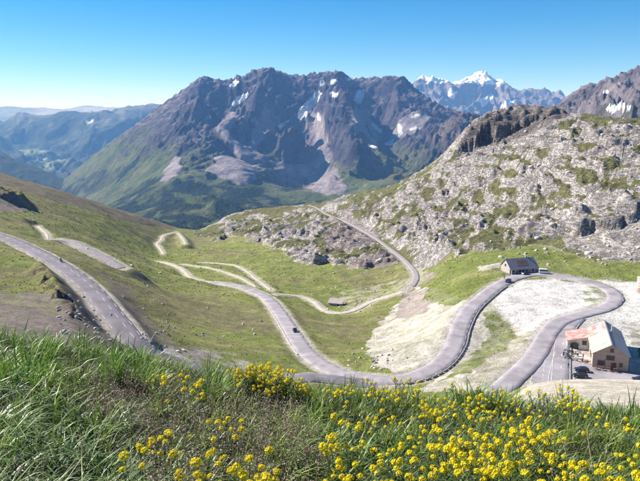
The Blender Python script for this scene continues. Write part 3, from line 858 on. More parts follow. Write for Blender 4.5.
forest = fpaint([[(105, 212), (130, 190), (150, 180), (168, 178), (200, 180), (228, 184), (262, 188), (268, 196), (300, 200), (340, 200), (345, 212), (300, 216), (262, 214), (230, 222), (200, 236), (100, 240)],
                 [(300, 176), (318, 186), (300, 194), (276, 190)], [(56, 188), (90, 176), (140, 158), (136, 170), (100, 190), (70, 204)]], FFOR, .95, 8, ftex)
fpaint([[(170, 190), (196, 196), (214, 206), (190, 204)], [(276, 196), (300, 194), (306, 202), (282, 204)]], FGRASS, .8)
fpaint([[(60, 200), (100, 172), (150, 150), (180, 150), (170, 172), (120, 200), (90, 215)]], FGRASS2 * .9, .5, 10, sstep(-.2, .3, m1))
fpaint([[(372, 150), (420, 145), (440, 170), (400, 195), (350, 196), (352, 180)]], FGRASS2, .6, 8, sstep(-.3, .2, m1))
fpaint([[(424, 140), (440, 124), (474, 104), (520, 106), (520, 140), (450, 145)]], C(.16, .125, .12), .8)
fpaint([[(303, 120), (320, 116), (330, 145), (338, 172), (350, 190), (318, 192), (308, 172), (298, 150)], [(256, 152), (300, 172), (316, 190), (290, 186), (262, 172), (240, 160)], [(268, 112), (280, 120), (262, 142), (252, 136)]], FSCREE, .75, 7, sstep(-.35, .15, m1 - m2 * .4))
SNOW = C(.86, .87, .89)
snow_polys = [[(231, 103), (238, 96), (249, 93), (248, 98), (240, 104), (233, 107)], [(226, 85), (236, 79), (240, 81), (232, 87)], [(203, 118), (214, 113), (216, 115), (206, 120)],
        [(300, 108), (308, 100), (318, 90), (323, 93), (316, 104), (308, 114), (300, 120), (298, 117)], [(319, 81), (326, 80), (324, 85), (319, 86)], [(328, 83), (333, 78), (340, 82), (332, 86)], [(330, 92), (338, 92), (338, 97), (331, 97)],
        [(353, 100), (357, 90), (366, 89), (365, 97), (360, 104), (354, 102)], [(277, 127), (288, 117), (290, 119), (280, 130)], [(262, 113), (268, 112), (267, 117), (263, 116)], [(316, 108), (321, 116), (320, 122), (317, 116)],
        [(371, 120), (380, 128), (386, 136), (380, 134), (370, 124)], [(384, 142), (394, 138), (392, 146), (384, 145)], [(398, 122), (404, 134), (400, 138), (396, 128)], [(368, 144), (380, 148), (378, 150), (367, 147)],
        [(412, 116), (424, 113), (424, 116), (412, 119)], [(408, 128), (416, 126), (416, 129), (408, 131)], [(345, 78), (357, 78), (354, 80), (346, 80)], [(252, 140), (256, 142), (255, 144), (251, 143)]]
fsnow = np.zeros(len(X), np.float32)
_ax = px + fbm(X / 150, Y / 150, 4, 271) * 3.0; _ay = py + fbm(X / 150, Y / 150, 4, 273) * 3.0
for p in snow_polys: fsnow = np.maximum(fsnow, in_poly(_ax, _ay, p).astype(np.float32))
S2 = fsnow.reshape(FNR, FNC)
S2 = (S2 * 2 + np.roll(S2, 1, 0) + np.roll(S2, -1, 0) + np.roll(S2, 1, 1) + np.roll(S2, -1, 1)) / 6
fsnow = S2.ravel()
Z = Z + forest * fbm(X / 16, Y / 16, 2, 291) * 16
mat_far = terrain_mat('mountain_rock', ((.003, .18), (.012, .25), (.05, .25)), 1.0, .02, bdist=40, over=((.80, .81, .83), .03, .75))
fcol = np.concatenate([fcol, fsnow[:, None]], 1)
tag(add('mountain', mesh_np('mountain', np.stack([X, Y, Z], 1), np.stack([np.arange(FNR * FNC).reshape(FNR, FNC)[a, b] for a, b in ((slice(None, -1), slice(None, -1)), (slice(None, -1), slice(1, None)), (slice(1, None), slice(1, None)), (slice(1, None), slice(None, -1)))], -1).reshape(-1, 4), mat_far, fcol)), kind='structure')

def range_obj(name, skyline, front, u0, u1, nu, Y0, Y1, ny, amp, scale, seed, colfun, mat, back=1.12, drop=22, dmin=.22):
    pts = list(skyline) + list(front) + [(px_, py_ + drop, Y_ * back) for px_, py_, Y_ in skyline]
    tp = far_tps(pts, 1e-5)
    X, Y = grid_far(u0, u1, nu, Y0, Y1, ny)
    Z = tp(X / Y, np.log(Y)) * Y
    px, py = topix(X, Y, Z)
    sl_ = np.interp(px, [s[0] for s in skyline], [s[1] for s in skyline])
    damp = dmin + (1 - dmin) * sstep(0, 20, py - sl_)
    wx = fbm(X / scale, Y / scale, 3, seed) * scale * .45; wy = fbm(X / scale, Y / scale, 3, seed + 5) * scale * .45
    Z = Z + ((ridged((X + wx) / scale, (Y + wy) / (scale * 1.6), 6, seed + 9, .55) - .4) * amp * damp + (ridged((X + wx * .4) / (scale * .3), (Y + wy * .4) / (scale * .4), 5, seed + 11, .55) - .4) * amp * .38 * (.5 + .5 * damp))
    Z = np.maximum(Z, -1195)
    px, py = topix(X, Y, Z)
    s_, zx, zy = gslope(X, Y, Z, ny, nu)
    c = colfun(X, Y, Z, px, py, s_)
    if c.shape[1] == 4:
        A = c[:, 3].reshape(ny, nu)
        for _ in range(2): A = (A * 2 + np.roll(A, 1, 0) + np.roll(A, -1, 0) + np.roll(A, 1, 1) + np.roll(A, -1, 1)) / 6
        c[:, 3] = A.ravel()
    idx = np.arange(ny * nu).reshape(ny, nu)
    F = np.stack([idx[:-1, :-1], idx[:-1, 1:], idx[1:, 1:], idx[1:, :-1]], -1).reshape(-1, 4)
    return tag(add(name, mesh_np(name, np.stack([X, Y, Z], 1), F, mat, c)), kind='structure')

mat_dist = terrain_mat('distant_rock', ((.002, .2), (.01, .25)), .8, .008, bdist=60)
mat_dsnow = terrain_mat('distant_rock_and_snow', ((.002, .2), (.01, .2)), .8, .008, bdist=60, over=((.82, .83, .86), .012, .7))
def col_left(X, Y, Z, px, py, s):
    n = fbm(X / 1100, Y / 1100, 5, 301); n_ = fbm(X / 250, Y / 250, 3, 303)
    c = mix(np.tile(C(.026, .042, .032), (len(X), 1)), C(.065, .085, .055), sstep(-.1, .4, n + n_ * .5))
    c = mix(c, C(.13, .13, .145), sstep(-150, 250, Z + n * 500 + (s - .6) * 200) * .9)
    c = mix(c, C(.2, .19, .17), sstep(.35, .5, n_ + n * .3) * .5)
    # fields and villages on the valley floor
    floor = in_poly(px + n * 6, py + n_ * 3, [(18, 150), (40, 149), (60, 155), (70, 160), (66, 164), (50, 166), (40, 162), (30, 158)]) | in_poly(px, py + n_ * 2, [(36, 168), (60, 160), (72, 161), (56, 168), (40, 172)])
    c = mix(c, mix(np.tile(C(.18, .24, .08), (len(X), 1)), C(.55, .55, .5), sstep(.05, .25, fbm(X / 160, Y / 160, 2, 305))), floor.astype(np.float32) * .6)
    c = mix(c, C(.8, .8, .82), (in_poly(px + n_ * 4, py + n_ * 4, [(86, 120), (92, 118), (94, 122), (88, 125)])).astype(np.float32) * .8)
    return c
range_obj('distant_mountains', [(-140, 118, 17000), (-60, 114, 16800), (-20, 118, 16500), (0, 121.5, 16000), (10, 116, 16000), (20, 112, 16000), (28, 114, 15800), (34, 119, 15600), (44, 117, 15600), (56, 113, 15500), (67, 111.5, 15500), (76, 113, 15500), (84, 114, 15600), (93, 111, 15600), (101, 108.5, 15600), (108, 112, 15700),
                                (114, 114, 15800), (121, 109, 16000), (128, 104.5, 16200), (133, 109, 16300), (138, 106, 16500), (146, 103, 16500), (156, 104, 16500), (166, 108, 16500), (190, 110, 16500), (240, 118, 16500)],
          [(0, 140, 14500), (30, 135, 14600), (60, 130, 14500), (90, 128, 14300), (120, 128, 14300), (150, 126, 14500), (10, 150, 13600), (60, 146, 13600), (100, 143, 13500), (130, 142, 13500), (50, 156, 12900), (90, 155, 12700), (30, 150, 13300), (60, 163, 11800), (90, 163, 11600), (120, 160, 11800), (160, 150, 12000), (40, 170, 10800), (80, 176, 10200), (130, 178, 10000), (200, 160, 11500), (-60, 150, 13000), (-120, 140, 14000), (30, 178, 9600), (0, 178, 9800), (-60, 178, 9800)],
          -.72, -.12, 300, 9200, 18500, 190, 400, 2300, 310, col_left, mat_dist, 1.12, 22, .30)
range_obj('forested_spur', [(-140, 118, 9000), (-60, 132, 8800), (-20, 145, 8700), (0, 151, 8600), (20, 161, 8500), (42, 169, 8400), (56, 176, 8300), (75, 186, 8200), (110, 200, 8000)],
          [(-60, 170, 7600), (0, 180, 7500), (40, 188, 7400), (-60, 200, 6300), (0, 205, 6300), (40, 205, 6500), (90, 210, 7000)],
          -.72, -.3, 200, 5800, 9600, 120, 120, 1100, 330,
          lambda X, Y, Z, px, py, s: mix(np.tile(C(.024, .04, .018), (len(X), 1)), C(.09, .10, .045), sstep(.1, .5, fbm(X / 500, Y / 500, 4, 335))), mat_dist)
mat_pale = terrain_mat('pale_distant_rock', ((.001, .25),), .3, .004, bdist=30)
range_obj('distant_range', [(-140, 110, 30000), (-60, 107, 30000), (0, 107.5, 30000), (15, 106.5, 30000), (28, 108.5, 30000), (45, 107.5, 30000), (60, 110, 30000), (75, 107, 30000), (88, 105.5, 30000), (100, 107, 30000), (115, 108, 30000), (140, 106, 30000), (200, 110, 30000)],
          [(0, 116, 27000), (60, 117, 27000), (100, 117, 27000), (0, 130, 24000), (100, 130, 24000), (-100, 125, 25000), (200, 128, 25000)],
          -.72, -.15, 220, 23500, 33000, 60, 260, 2600, 350,
          lambda X, Y, Z, px, py, s: mix(np.tile(C(.11, .12, .11), (len(X), 1)), C(.3, .29, .29), sstep(-.2, .4, fbm(X / 2500, Y / 2500, 4, 351))), mat_pale, 1.08, 10)

def col_snow(X, Y, Z, px, py, s):
    n = fbm(X / 900, Y / 900, 5, 401); n_ = fbm(X / 250, Y / 250, 4, 403)
    c = mix(np.tile(C(.20, .175, .185), (len(X), 1)), C(.12, .105, .12), sstep(-.1, .4, n + n_ * .5))
    cap = sstep(86 + 0 * px, 80 + 0 * px, py + n * 7 + n_ * 4 + sstep(495, 530, px) * 14 + sstep(428, 418, px) * 4)
    sn = cap
    for p in ([(498, 108), (508, 100), (514, 102), (506, 110)], [(480, 100), (492, 92), (496, 96), (486, 106), (480, 108)], [(446, 92), (452, 86), (456, 92), (450, 98)]):
        sn = np.maximum(sn, in_poly(px + n_ * 5, py + n * 4, p).astype(np.float32))
    return np.concatenate([c, sn[:, None]], 1)
range_obj('snowy_peaks', [(380, 96, 16000), (405, 88, 16000), (414, 81, 16000), (420, 78.5, 16000), (428, 77, 16000), (434, 80, 16000), (440, 79, 16000), (447, 79, 16000), (454, 85, 16200), (460, 79, 16500), (466, 76, 16500), (472, 74.5, 16500), (480, 73, 16500), (488, 74.5, 16500), (493, 77, 16500), (500, 83, 16300), (507, 86, 16000),
                          (513, 90, 16000), (520, 91, 16000), (527, 87, 15800), (536, 87, 15800), (545, 85.5, 15800), (551, 90, 15800), (558, 92, 15800), (566, 99, 15800), (580, 104, 15500), (640, 106, 15500), (760, 110, 15500)],
          [(400, 112, 14500), (430, 105, 14600), (450, 104, 14600), (470, 98, 15000), (490, 103, 14800), (515, 108, 14500), (545, 106, 14500), (580, 116, 14200), (430, 125, 13200), (480, 120, 13400), (540, 124, 13200), (600, 130, 13000), (700, 130, 13000), (400, 150, 11500), (500, 150, 11500), (620, 150, 11500)],
          .05, .62, 330, 11500, 18500, 230, 480, 1300, 410, col_snow, mat_dsnow, 1.12, 22, .42)
def col_right(X, Y, Z, px, py, s):
    n = fbm(X / 200, Y / 200, 5, 451); n_ = fbm(X / 45, Y / 45, 4, 453)
    c = mix(np.tile(C(.22, .19, .205), (len(X), 1)), C(.115, .098, .115), sstep(-.2, .4, n + n_ * .6))
    c = mix(c, C(.13, .14, .07), sstep(.15, .4, n) * sstep(96, 108, py) * .6)
    sn = np.zeros(len(X), np.float32)
    for p in ([(606, 109), (612, 105), (628, 104), (636, 107), (632, 112), (618, 113), (609, 112)], [(601, 92), (608, 90), (611, 93), (604, 94)], [(648, 96), (668, 90), (680, 96), (660, 104)]):
        sn = np.maximum(sn, in_poly(px + n * 3, py + n_ * 1.2, p).astype(np.float32))
    return np.concatenate([c, sn[:, None]], 1)
range_obj('grey_mountain', [(520, 116, 3600), (548, 110, 3600), (558, 104, 3600), (566, 98, 3600), (575, 92, 3600), (584, 87, 3600), (592, 84, 3600), (600, 83, 3600), (608, 79, 3600), (616, 76, 3600), (624, 74, 3600), (632, 70, 3600), (642, 66.5, 3600), (680, 52, 3700), (760, 40, 3800), (840, 45, 3800)],
          [(560, 116, 3300), (590, 104, 3200), (620, 98, 3100), (650, 92, 3100), (600, 118, 2850), (640, 112, 2800), (700, 80, 3200), (700, 110, 2700), (580, 135, 2500), (640, 135, 2400), (780, 110, 2600), (780, 150, 2200), (520, 135, 2900)],
          .3, .78, 300, 2200, 4200, 190, 150, 330, 460, col_right, terrain_mat('grey_mountain_rock', ((.008, .2), (.04, .25), (.12, .2)), 1.0, .05, bdist=16, over=((.80, .81, .83), .05, .6)))

# ================================================================== BUILDINGS, VEHICLES, PEOPLE, ROCKS
class MB:
    def __init__(self): self.v = []; self.f = []
    def _add(self, pts, faces):
        o = len(self.v); self.v += [tuple(p) for p in pts]; self.f += [tuple(i + o for i in f) for f in faces]
        return self
    def box(self, c, s, rz=0.0, taper=1.0):
        x, y, z = s[0] / 2, s[1] / 2, s[2] / 2; ca, sa = math.cos(rz), math.sin(rz)
        pts = []
        for k, (a, b, d) in enumerate(((-x, -y, -z), (x, -y, -z), (x, y, -z), (-x, y, -z), (-x, -y, z), (x, -y, z), (x, y, z), (-x, y, z))):
            t = taper if d > 0 else 1.0
            a *= t; b *= t
            pts.append((c[0] + a * ca - b * sa, c[1] + a * sa + b * ca, c[2] + d))
        return self._add(pts, [(0, 3, 2, 1), (4, 5, 6, 7), (0, 1, 5, 4), (1, 2, 6, 5), (2, 3, 7, 6), (3, 0, 4, 7)])
    def slab(self, q, th):
        """a quad given counter-clockwise from outside, thickened inwards"""
        q = [Vector(p) for p in q]; n = (q[1] - q[0]).cross(q[2] - q[0]).normalized()
        pts = q + [p - n * th for p in q]; k = len(q)
        f = [tuple(range(k)), tuple(range(2 * k - 1, k - 1, -1))] + [(i, k + i, k + (i + 1) % k, (i + 1) % k) for i in range(k)]
        return self._add(pts, f)
    def prism(self, prof, a, b, axis='y'):
        """profile (list of 2-D points) swept between a and b along an axis"""
        k = len(prof); pts = []
        for t in (a, b):
            for p in prof:
                pts.append((p[0], t, p[1]) if axis == 'y' else (t, p[0], p[1]))
        f = [tuple(range(k)), tuple(range(2 * k - 1, k - 1, -1))] + [(i, k + i, k + (i + 1) % k, (i + 1) % k) for i in range(k)]
        return self._add(pts, f)
    def tube(self, pts, rad, n=8):
        pts = [Vector(p) for p in pts]; rings = []
        for i, p in enumerate(pts):
            d = (pts[min(i + 1, len(pts) - 1)] - pts[max(i - 1, 0)]).normalized()
            a = d.orthogonal().normalized(); b = d.cross(a)
            r = rad[i] if isinstance(rad, (list, tuple)) else rad
            rings.append([p + (a * math.cos(2 * math.pi * k / n) + b * math.sin(2 * math.pi * k / n)) * r for k in range(n)])
        V = [q for r in rings for q in r]; F = []
        for i in range(len(rings) - 1):
            for k in range(n):
                F.append((i * n + k, i * n + (k + 1) % n, (i + 1) * n + (k + 1) % n, (i + 1) * n + k))
        F.append(tuple(range(n - 1, -1, -1))); F.append(tuple(range((len(rings) - 1) * n, len(rings) * n)))
        return self._add(V, F)
    def loft(self, rings):
        n = len(rings[0]); V = [p for r in rings for p in r]; F = []
        for i in range(len(rings) - 1):
            for k in range(n):
                F.append((i * n + k, i * n + (k + 1) % n, (i + 1) * n + (k + 1) % n, (i + 1) * n + k))
        F.append(tuple(range(n - 1, -1, -1))); F.append(tuple(range((len(rings) - 1) * n, len(rings) * n)))
        return self._add(V, F)
    def ring(self, c, R_, r, axis='y', n=18, m=7):
        V, F = [], []
        for i in range(n):
            a = 2 * math.pi * i / n
            for j in range(m):
                b = 2 * math.pi * j / m
                rr = R_ + r * math.cos(b); h = r * math.sin(b)
                V.append((c[0] + rr * math.cos(a), c[1] + h, c[2] + rr * math.sin(a)))
                F.append((i * m + j, ((i + 1) % n) * m + j, ((i + 1) % n) * m + (j + 1) % m, i * m + (j + 1) % m))
        return self._add(V, F)
    def mesh(self, name, mat, smooth=False, bevel=0.0):
        me = bpy.data.meshes.new(name); me.from_pydata(self.v, [], self.f)
        bm = bmesh.new(); bm.from_mesh(me); bmesh.ops.recalc_face_normals(bm, faces=bm.faces)
        if bevel: bmesh.ops.bevel(bm, geom=bm.edges[:], offset=bevel, segments=1, affect='EDGES', clamp_overlap=True)
        bm.to_mesh(me); bm.free()
        if smooth:
            me.polygons.foreach_set('use_smooth', [True] * len(me.polygons))
        me.materials.append(mat)
        return me
    def build(self, name, mat, parent=None, smooth=False, bevel=0.0):
        return add(name, self.mesh(name, mat, smooth, bevel), parent)

def copy_tree(o, parent=None):
    c = o.copy(); COL.objects.link(c); c.parent = parent
    for ch in o.children: copy_tree(ch, c)
    return c

M = dict(
    plaster=plain_mat('pink_beige_render', (.38, .305, .265), .9, 0, .8, .12, .2),
    cream=plain_mat('cream_sheet_roof', (.52, .44, .33), .85, 0, .5, .10, .15),
    greyroof=plain_mat('grey_metal_roof', (.24, .25, .29), .45, .3, .6, .15, .5),
    redroof=plain_mat('faded_red_roof', (.33, .14, .12), .85, 0, .45, .3, .15, (.50, .38, .355)),
    whitewall=plain_mat('white_render', (.70, .67, .63), .85, 0, 1.0, .1, .2),
    darkwin=plain_mat('dark_window_glass', (.03, .03, .04), .15, 0, 0, 0, .6),
    wood=plain_mat('brown_wood', (.13, .06, .04), .7, 0, 3, .3, .3),
    panel=plain_mat('solar_glass', (.42, .45, .50), .3, .1, 0, 0, .7),
    slate=plain_mat('slate_roof', (.27, .235, .265), .65, 0, 1.2, .3, .4),
    rustroof=plain_mat('rusty_sheets', (.25, .14, .12), .7, 0, .7, .3, .3),
    stone=plain_mat('grey_stone', (.36, .32, .31), .9, 0, 1.4, .3, .2, bump=.4),
    stone2=plain_mat('pale_stone', (.46, .42, .40), .95, 0, 2.0, .25, .15, bump=.5),
    pinkstone=plain_mat('pink_stone', (.50, .36, .32), .9, 0, 1.2, .2, .2, bump=.4),
    black=plain_mat('black_paint', (.012, .012, .015), .25, 0, 0, 0, .6),
    navy=plain_mat('dark_blue_paint', (.02, .025, .05), .22, 0, 0, 0, .6),
    white=plain_mat('white_paint', (.78, .78, .77), .3, 0, 0, 0, .5),
    red=plain_mat('red_paint', (.35, .03, .03), .3, 0, 0, 0, .5),
    tyre=plain_mat('tyre_rubber', (.02, .02, .02), .85),
    metal=plain_mat('bare_metal', (.45, .45, .46), .35, .9),
    lamp=plain_mat('lamp_glass', (.7, .7, .68), .1), tail=plain_mat('red_lamp', (.4, .02, .02), .2),
    leather=plain_mat('black_leather', (.02, .02, .022), .5), skin=plain_mat('skin', (.45, .27, .2), .6), hair=plain_mat('dark_hair', (.04, .025, .02), .7),
    blue=plain_mat('blue_cloth', (.05, .09, .2), .85), denim=plain_mat('denim', (.06, .08, .13), .9), redcloth=plain_mat('red_cloth', (.3, .04, .04), .85),
    railing=plain_mat('grey_railing', (.3, .31, .32), .5, .5))

# ---------------------------------------------------------------- the refuge in front of the loop
hx, hy, hz = atZ(592, 367, -78.7)
G = math.atan2(-.32, .95)                     # direction of the gable wall
refuge = empty('mountain_refuge', (hx, hy, -78.72), G)
tag(refuge, 'beige gabled mountain refuge with cream and grey roof slopes beside the car park', 'building')
W_, L_, EH, RH = 10.4, 25.0, 5.0, 8.2
# walls as one shell: gables and side walls
wb = MB()
wb.prism([(0, -.6), (W_, -.6), (W_, EH), (W_ / 2, RH - .25), (0, EH)], 0, L_)
wb.build('wall', M['plaster'], refuge)
tanp = (RH - EH) / (W_ / 2)
ov = .55
def roofpt(x, y, lift=.05):
    return (x, y, RH - abs(x - W_ / 2) * tanp + lift)
CL = 14.8
r1 = MB(); r1.slab([roofpt(-ov, -ov), roofpt(W_ / 2, -ov), roofpt(W_ / 2, CL), roofpt(-ov, CL)], .16)
cream = r1.build('roof_slope', M['cream'], refuge); cream['label'] = 'cream front part of the left roof slope'
r2 = MB(); r2.slab([roofpt(W_ / 2 + .02, -ov), roofpt(W_ + ov, -ov), roofpt(W_ + ov, L_ + ov), roofpt(W_ / 2 + .02, L_ + ov)], .16)
greyr = r2.build('roof_slope', M['greyroof'], refuge); greyr['label'] = 'blue grey right roof slope'
xe = -7.4
ze = roofpt(-ov, 0)[2] - 1.8
r3 = MB()
r3.slab([roofpt(-ov, CL + .03), roofpt(W_ / 2, CL + .03), roofpt(W_ / 2, L_ + ov), roofpt(-ov, L_ + ov)], .16)
r3.slab([(xe, CL + .03, ze), (-ov - .01, CL + .03, roofpt(-ov, 0)[2]), (-ov - .01, L_ + ov, roofpt(-ov, 0)[2]), (xe, L_ + ov, ze)], .16)
redr = r3.build('roof_slope', M['redroof'], refuge); redr['label'] = 'faded red rear roof running down over the side wing'
# white patched sheets on the red roof
for (xa, ya, w, d) in ((1.6, 16.5, 2.2, 3.4), (2.4, 21.0, 1.6, 2.0), (-.2, 22.0, 1.2, 1.6)):
    m_ = MB(); m_.slab([roofpt(xa, ya, .11), roofpt(xa + w, ya, .11), roofpt(xa + w, ya + d, .11), roofpt(xa, ya + d, .11)], .05); m_.build('roof_patch', M['whitewall'], redr)
wing = MB(); wing.prism([(xe + .5, -.6), (-.01, -.6), (-.01, EH - .45), (xe + .5, ze - .2)], CL + .5, L_ - .2)
wing.build('wing_wall', M['whitewall'], refuge)
m_ = MB(); m_.box((W_ / 2, L_ / 2 - .3, RH + .1), (.35, L_ + 1.0, .12)); m_.build('ridge_cap', M['greyroof'], refuge)
sp = MB(); sp.slab([roofpt(2.3, 3.2, .16), roofpt(4.3, 3.2, .16), roofpt(4.3, 7.0, .16), roofpt(2.3, 7.0, .16)], .07); sp.build('solar_panel', M['panel'], cream)
m_ = MB(); m_.box((7.0, 16.5, RH - .2), (.8, .8, 1.9)); ch = m_.build('chimney', M['whitewall'], greyr)
m_ = MB(); m_.box((7.0, 16.5, RH + .82), (1.0, 1.0, .14)); m_.build('chimney_cap', M['stone'], ch)
def window(c, w, h, par, panes=2, name='window', mat='wood'):
    f = MB()
    f.box((c[0], c[1], c[2] + h / 2 + .05), (w + .2, .12, .1)); f.box((c[0], c[1], c[2] - h / 2 - .05), (w + .28, .2, .1))
    for k in range(panes + 1): f.box((c[0] - w / 2 + k * w / panes, c[1], c[2]), (.09, .12, h))
    o = f.build(name, M[mat], par)
    for k in range(panes):
        g = MB(); g.box((c[0] - w / 2 + (k + .5) * w / panes, c[1] - .0, c[2]), (w / panes - .1, .06, h)); g.build('pane', M['darkwin'], o)
    return o
window((5.4, -.05, 6.2), .9, 1.1, refuge)
window((5.1, -.05, 3.7), 2.3, 1.35, refuge, 4)
window((2.6, -.05, 1.75), 2.1, 1.4, refuge, 4)
d_ = MB(); d_.box((6.2, -.06, 1.1), (1.5, .12, 2.2)); door = d_.build('door', M['wood'], refuge)
d_ = MB(); d_.box((6.75, -.16, 1.1), (.06, .1, .18)); d_.build('handle', M['metal'], door)
window((8.3, -.05, 1.7), .9, 1.1, refuge)
# wing front: arched opening and a window
a_ = MB(); prof = [(-5.9, .02), (-3.3, .02), (-3.3, 1.5)] + [(-4.6 + 1.3 * math.cos(t), 1.5 + .95 * math.sin(t)) for t in np.linspace(.3, 2.84, 7)] + [(-5.9, 1.5)]
a_.prism(prof, CL + .42, CL + .56); arch = a_.build('arched_doorway', M['darkwin'], refuge)
a_ = MB()
for t in np.linspace(0, math.pi, 9): a_.box((-4.6 + 1.5 * math.cos(t), CL + .42, 1.5 + 1.12 * math.sin(t)), (.42, .2, .36))
a_.build('stone_arch', M['pinkstone'], arch)
window((-1.5, CL + .42, 2.6), 1.3, 1.3, refuge)
m_ = MB(); m_.box((-.12, 7, 2.0), (.1, 4.2, 1.4)); m_.build('side_window', M['darkwin'], refuge)
for k in range(4):      # tables and benches along the gable
    t = empty('picnic_table', (hx + .95 * (.8 + k * 1.9) - .32 * 1.9, hy - .32 * (.8 + k * 1.9) - .95 * 1.9, -78.42), G)
    tag(t, 'small dark picnic table set along the refuge gable wall', 'table', 'picnic tables along the gable')
    m_ = MB(); m_.box((0, 0, .74), (1.3, .7, .05)); m_.build('table_top', M['wood'], t)
    for s in (-1, 1):
        m_ = MB(); m_.box((0, s * .62, .44), (1.3, .25, .05)); m_.build('bench', M['wood'], t)
        m_ = MB(); m_.box((s * .5, 0, .36), (.08, 1.2, .06)); m_.box((s * .5, -.25, .37), (.08, .08, .74)); m_.box((s * .5, .25, .37), (.08, .08, .74)); m_.build('leg', M['wood'], t)

# ---------------------------------------------------------------- the roadside hut on the far side of the loop
ax, ay, _ = atZ(509.7, 273.8, -80)
hr = math.atan2(5.0, 15.3)
hut = empty('roadside_house', (ax, ay, -80.05), hr)
tag(hut, 'long stone house with dark slate roof and porch beside the far bend', 'building')
HL, HD, HE, HR = 16.4, 8.0, 3.4, 7.0
m_ = MB(); m_.prism([(0, -.5), (HD, -.5), (HD, HE), (HD / 2, HR - .2), (0, HE)], 0, HL, 'x'); m_.build('wall', M['stone'], hut)
m_ = MB(); m_.prism([(.05, 0), (HD - .05, 0), (HD - .05, HE), (HD / 2, HR - .35), (.05, HE)], -.06, .0, 'x'); gw = m_.build('gable_render', M['stone2'], hut)
tp_ = (HR - HE) / (HD / 2)
fr = MB(); fr.slab([(-.4, -1.5, HE - 1.5 * tp_ + .1), (HL + .4, -1.5, HE - 1.5 * tp_ + .1), (HL + .4, HD / 2, HR + .1), (-.4, HD / 2, HR + .1)], .16); frs = fr.build('roof_slope', M['slate'], hut)
fr = MB(); fr.slab([(HL + .4, HD + .4, HE - .4 * tp_ + .1), (-.4, HD + .4, HE - .4 * tp_ + .1), (-.4, HD / 2, HR + .1), (HL + .4, HD / 2, HR + .1)], .16); fr.build('roof_slope', M['slate'], hut)
fr = MB(); fr.slab([(4.5, .2, HE + .2 * tp_ + .16), (11.5, .2, HE + .2 * tp_ + .16), (11.0, HD / 2 - 1.0, HR - tp_ + .16), (5.2, HD / 2 - 1.0, HR - tp_ + .16)], .05); fr.build('rusty_sheet', M['rustroof'], frs)
for k in range(9):
    m_ = MB(); m_.box((.3 + k * (HL - .6) / 8, -1.25, 1.0), (.28, .28, 2.2)); m_.build('column', M['stone2'], hut)
for k in range(4):
    o = window((2.2 + k * 4.0, -.04, 1.6), 1.5, 1.5, hut, 2)
d_ = MB(); d_.box((8.2, -.06, 1.05), (1.1, .12, 2.1)); d_.build('door', M['wood'], hut)
m_ = MB(); m_.box((-.1, HD / 2, 3.8), (.1, 1.1, 1.2)); m_.build('gable_window', M['darkwin'], hut)
m_ = MB(); m_.box((12.5, HD / 2 + .6, HR + .3), (.8, .8, 1.5)); chm = m_.build('chimney', M['stone'], hut)
m_ = MB(); m_.box((12.5, HD / 2 + .6, HR + 1.1), (1.0, 1.0, .14)); m_.build('chimney_cap', M['stone2'], chm)
# railings left and right of it
def railing(p0, p1, label):
    a = Vector(p0); b = Vector(p1); n = max(3, int((b - a).length / 1.6))
    o = empty('railing', a); tag(o, label, 'railing')
    for k in range(n + 1):
        p = (b - a) * k / n; m = MB(); m.box((p.x, p.y, p.z + .5), (.09, .09, 1.1)); m.build('post', M['railing'], o)
    for h in (.55, 1.0):
        m = MB(); m.tube([Vector((0, 0, h)), (b - a) + Vector((0, 0, h))], .04, 6); m.build('rail', M['railing'], o)
p = atZ(493, 267, -80.1); q = atZ(508, 275.3, -80.1)
railing(p, q, 'grey railing left of the stone roadside house')
p = atZ(537, 270.8, -80.0); q = atZ(549, 269.5, -80.0)
railing(p, q, 'grey railing right of the stone roadside house')

# ---------------------------------------------------------------- round monument cut by the right edge
mx, my, mz = atZ(642.5, 291.5, -78.9)
mon = empty('stone_monument', (mx, my, -79.0)); tag(mon, 'pale pink round stone monument at the right edge beside the loop', 'monument')
def lathe(prof, n=28):
    m = MB(); m.loft([[(r * math.cos(2 * math.pi * k / n), r * math.sin(2 * math.pi * k / n), z) for k in range(n)] for r, z in prof]); return m
lathe([(3.6, -.5), (3.6, .45), (3.3, .5)]).build('plinth', M['stone2'], mon)
body = lathe([(2.9, .48), (2.75, 2.2), (2.6, 4.4), (2.45, 6.3)]).build('tower_drum', M['pinkstone'], mon, True)
for k in range(5): lathe([(2.96 - .095 * k, .9 + k * 1.15), (2.99 - .095 * k, 1.0 + k * 1.15), (2.95 - .095 * k, 1.1 + k * 1.15)]).build('stone_course', M['whitewall'], body)
lathe([(2.7, 6.28), (2.7, 6.6), (1.6, 6.95), (.3, 7.05)]).build('cap', M['whitewall'], mon)

# ---------------------------------------------------------------- small sheep shed by the stream
sx, sy, sz = atZ(336, 305.5, -117.2); sz = ground_z(sx, sy)
shed = empty('stone_shed', (sx, sy, sz - .2), R(-18)); tag(shed, 'low stone shed with sloping grey roof where the streams meet', 'shed')
m_ = MB(); m_.prism([(-2.2, -.6), (2.2, -.6), (2.2, 3.4), (-2.2, 1.9)], -4.2, 4.2, 'x'); m_.build('wall', M['stone2'], shed)
m_ = MB(); m_.slab([(-4.8, -2.8, 1.85), (4.8, -2.8, 1.85), (4.8, 2.6, 3.65), (-4.8, 2.6, 3.65)], .18); m_.build('roof', M['stone'], shed)
m_ = MB(); m_.box((2.0, -2.22, .9), (1.0, .08, 1.6)); m_.build('door', M['wood'], shed)

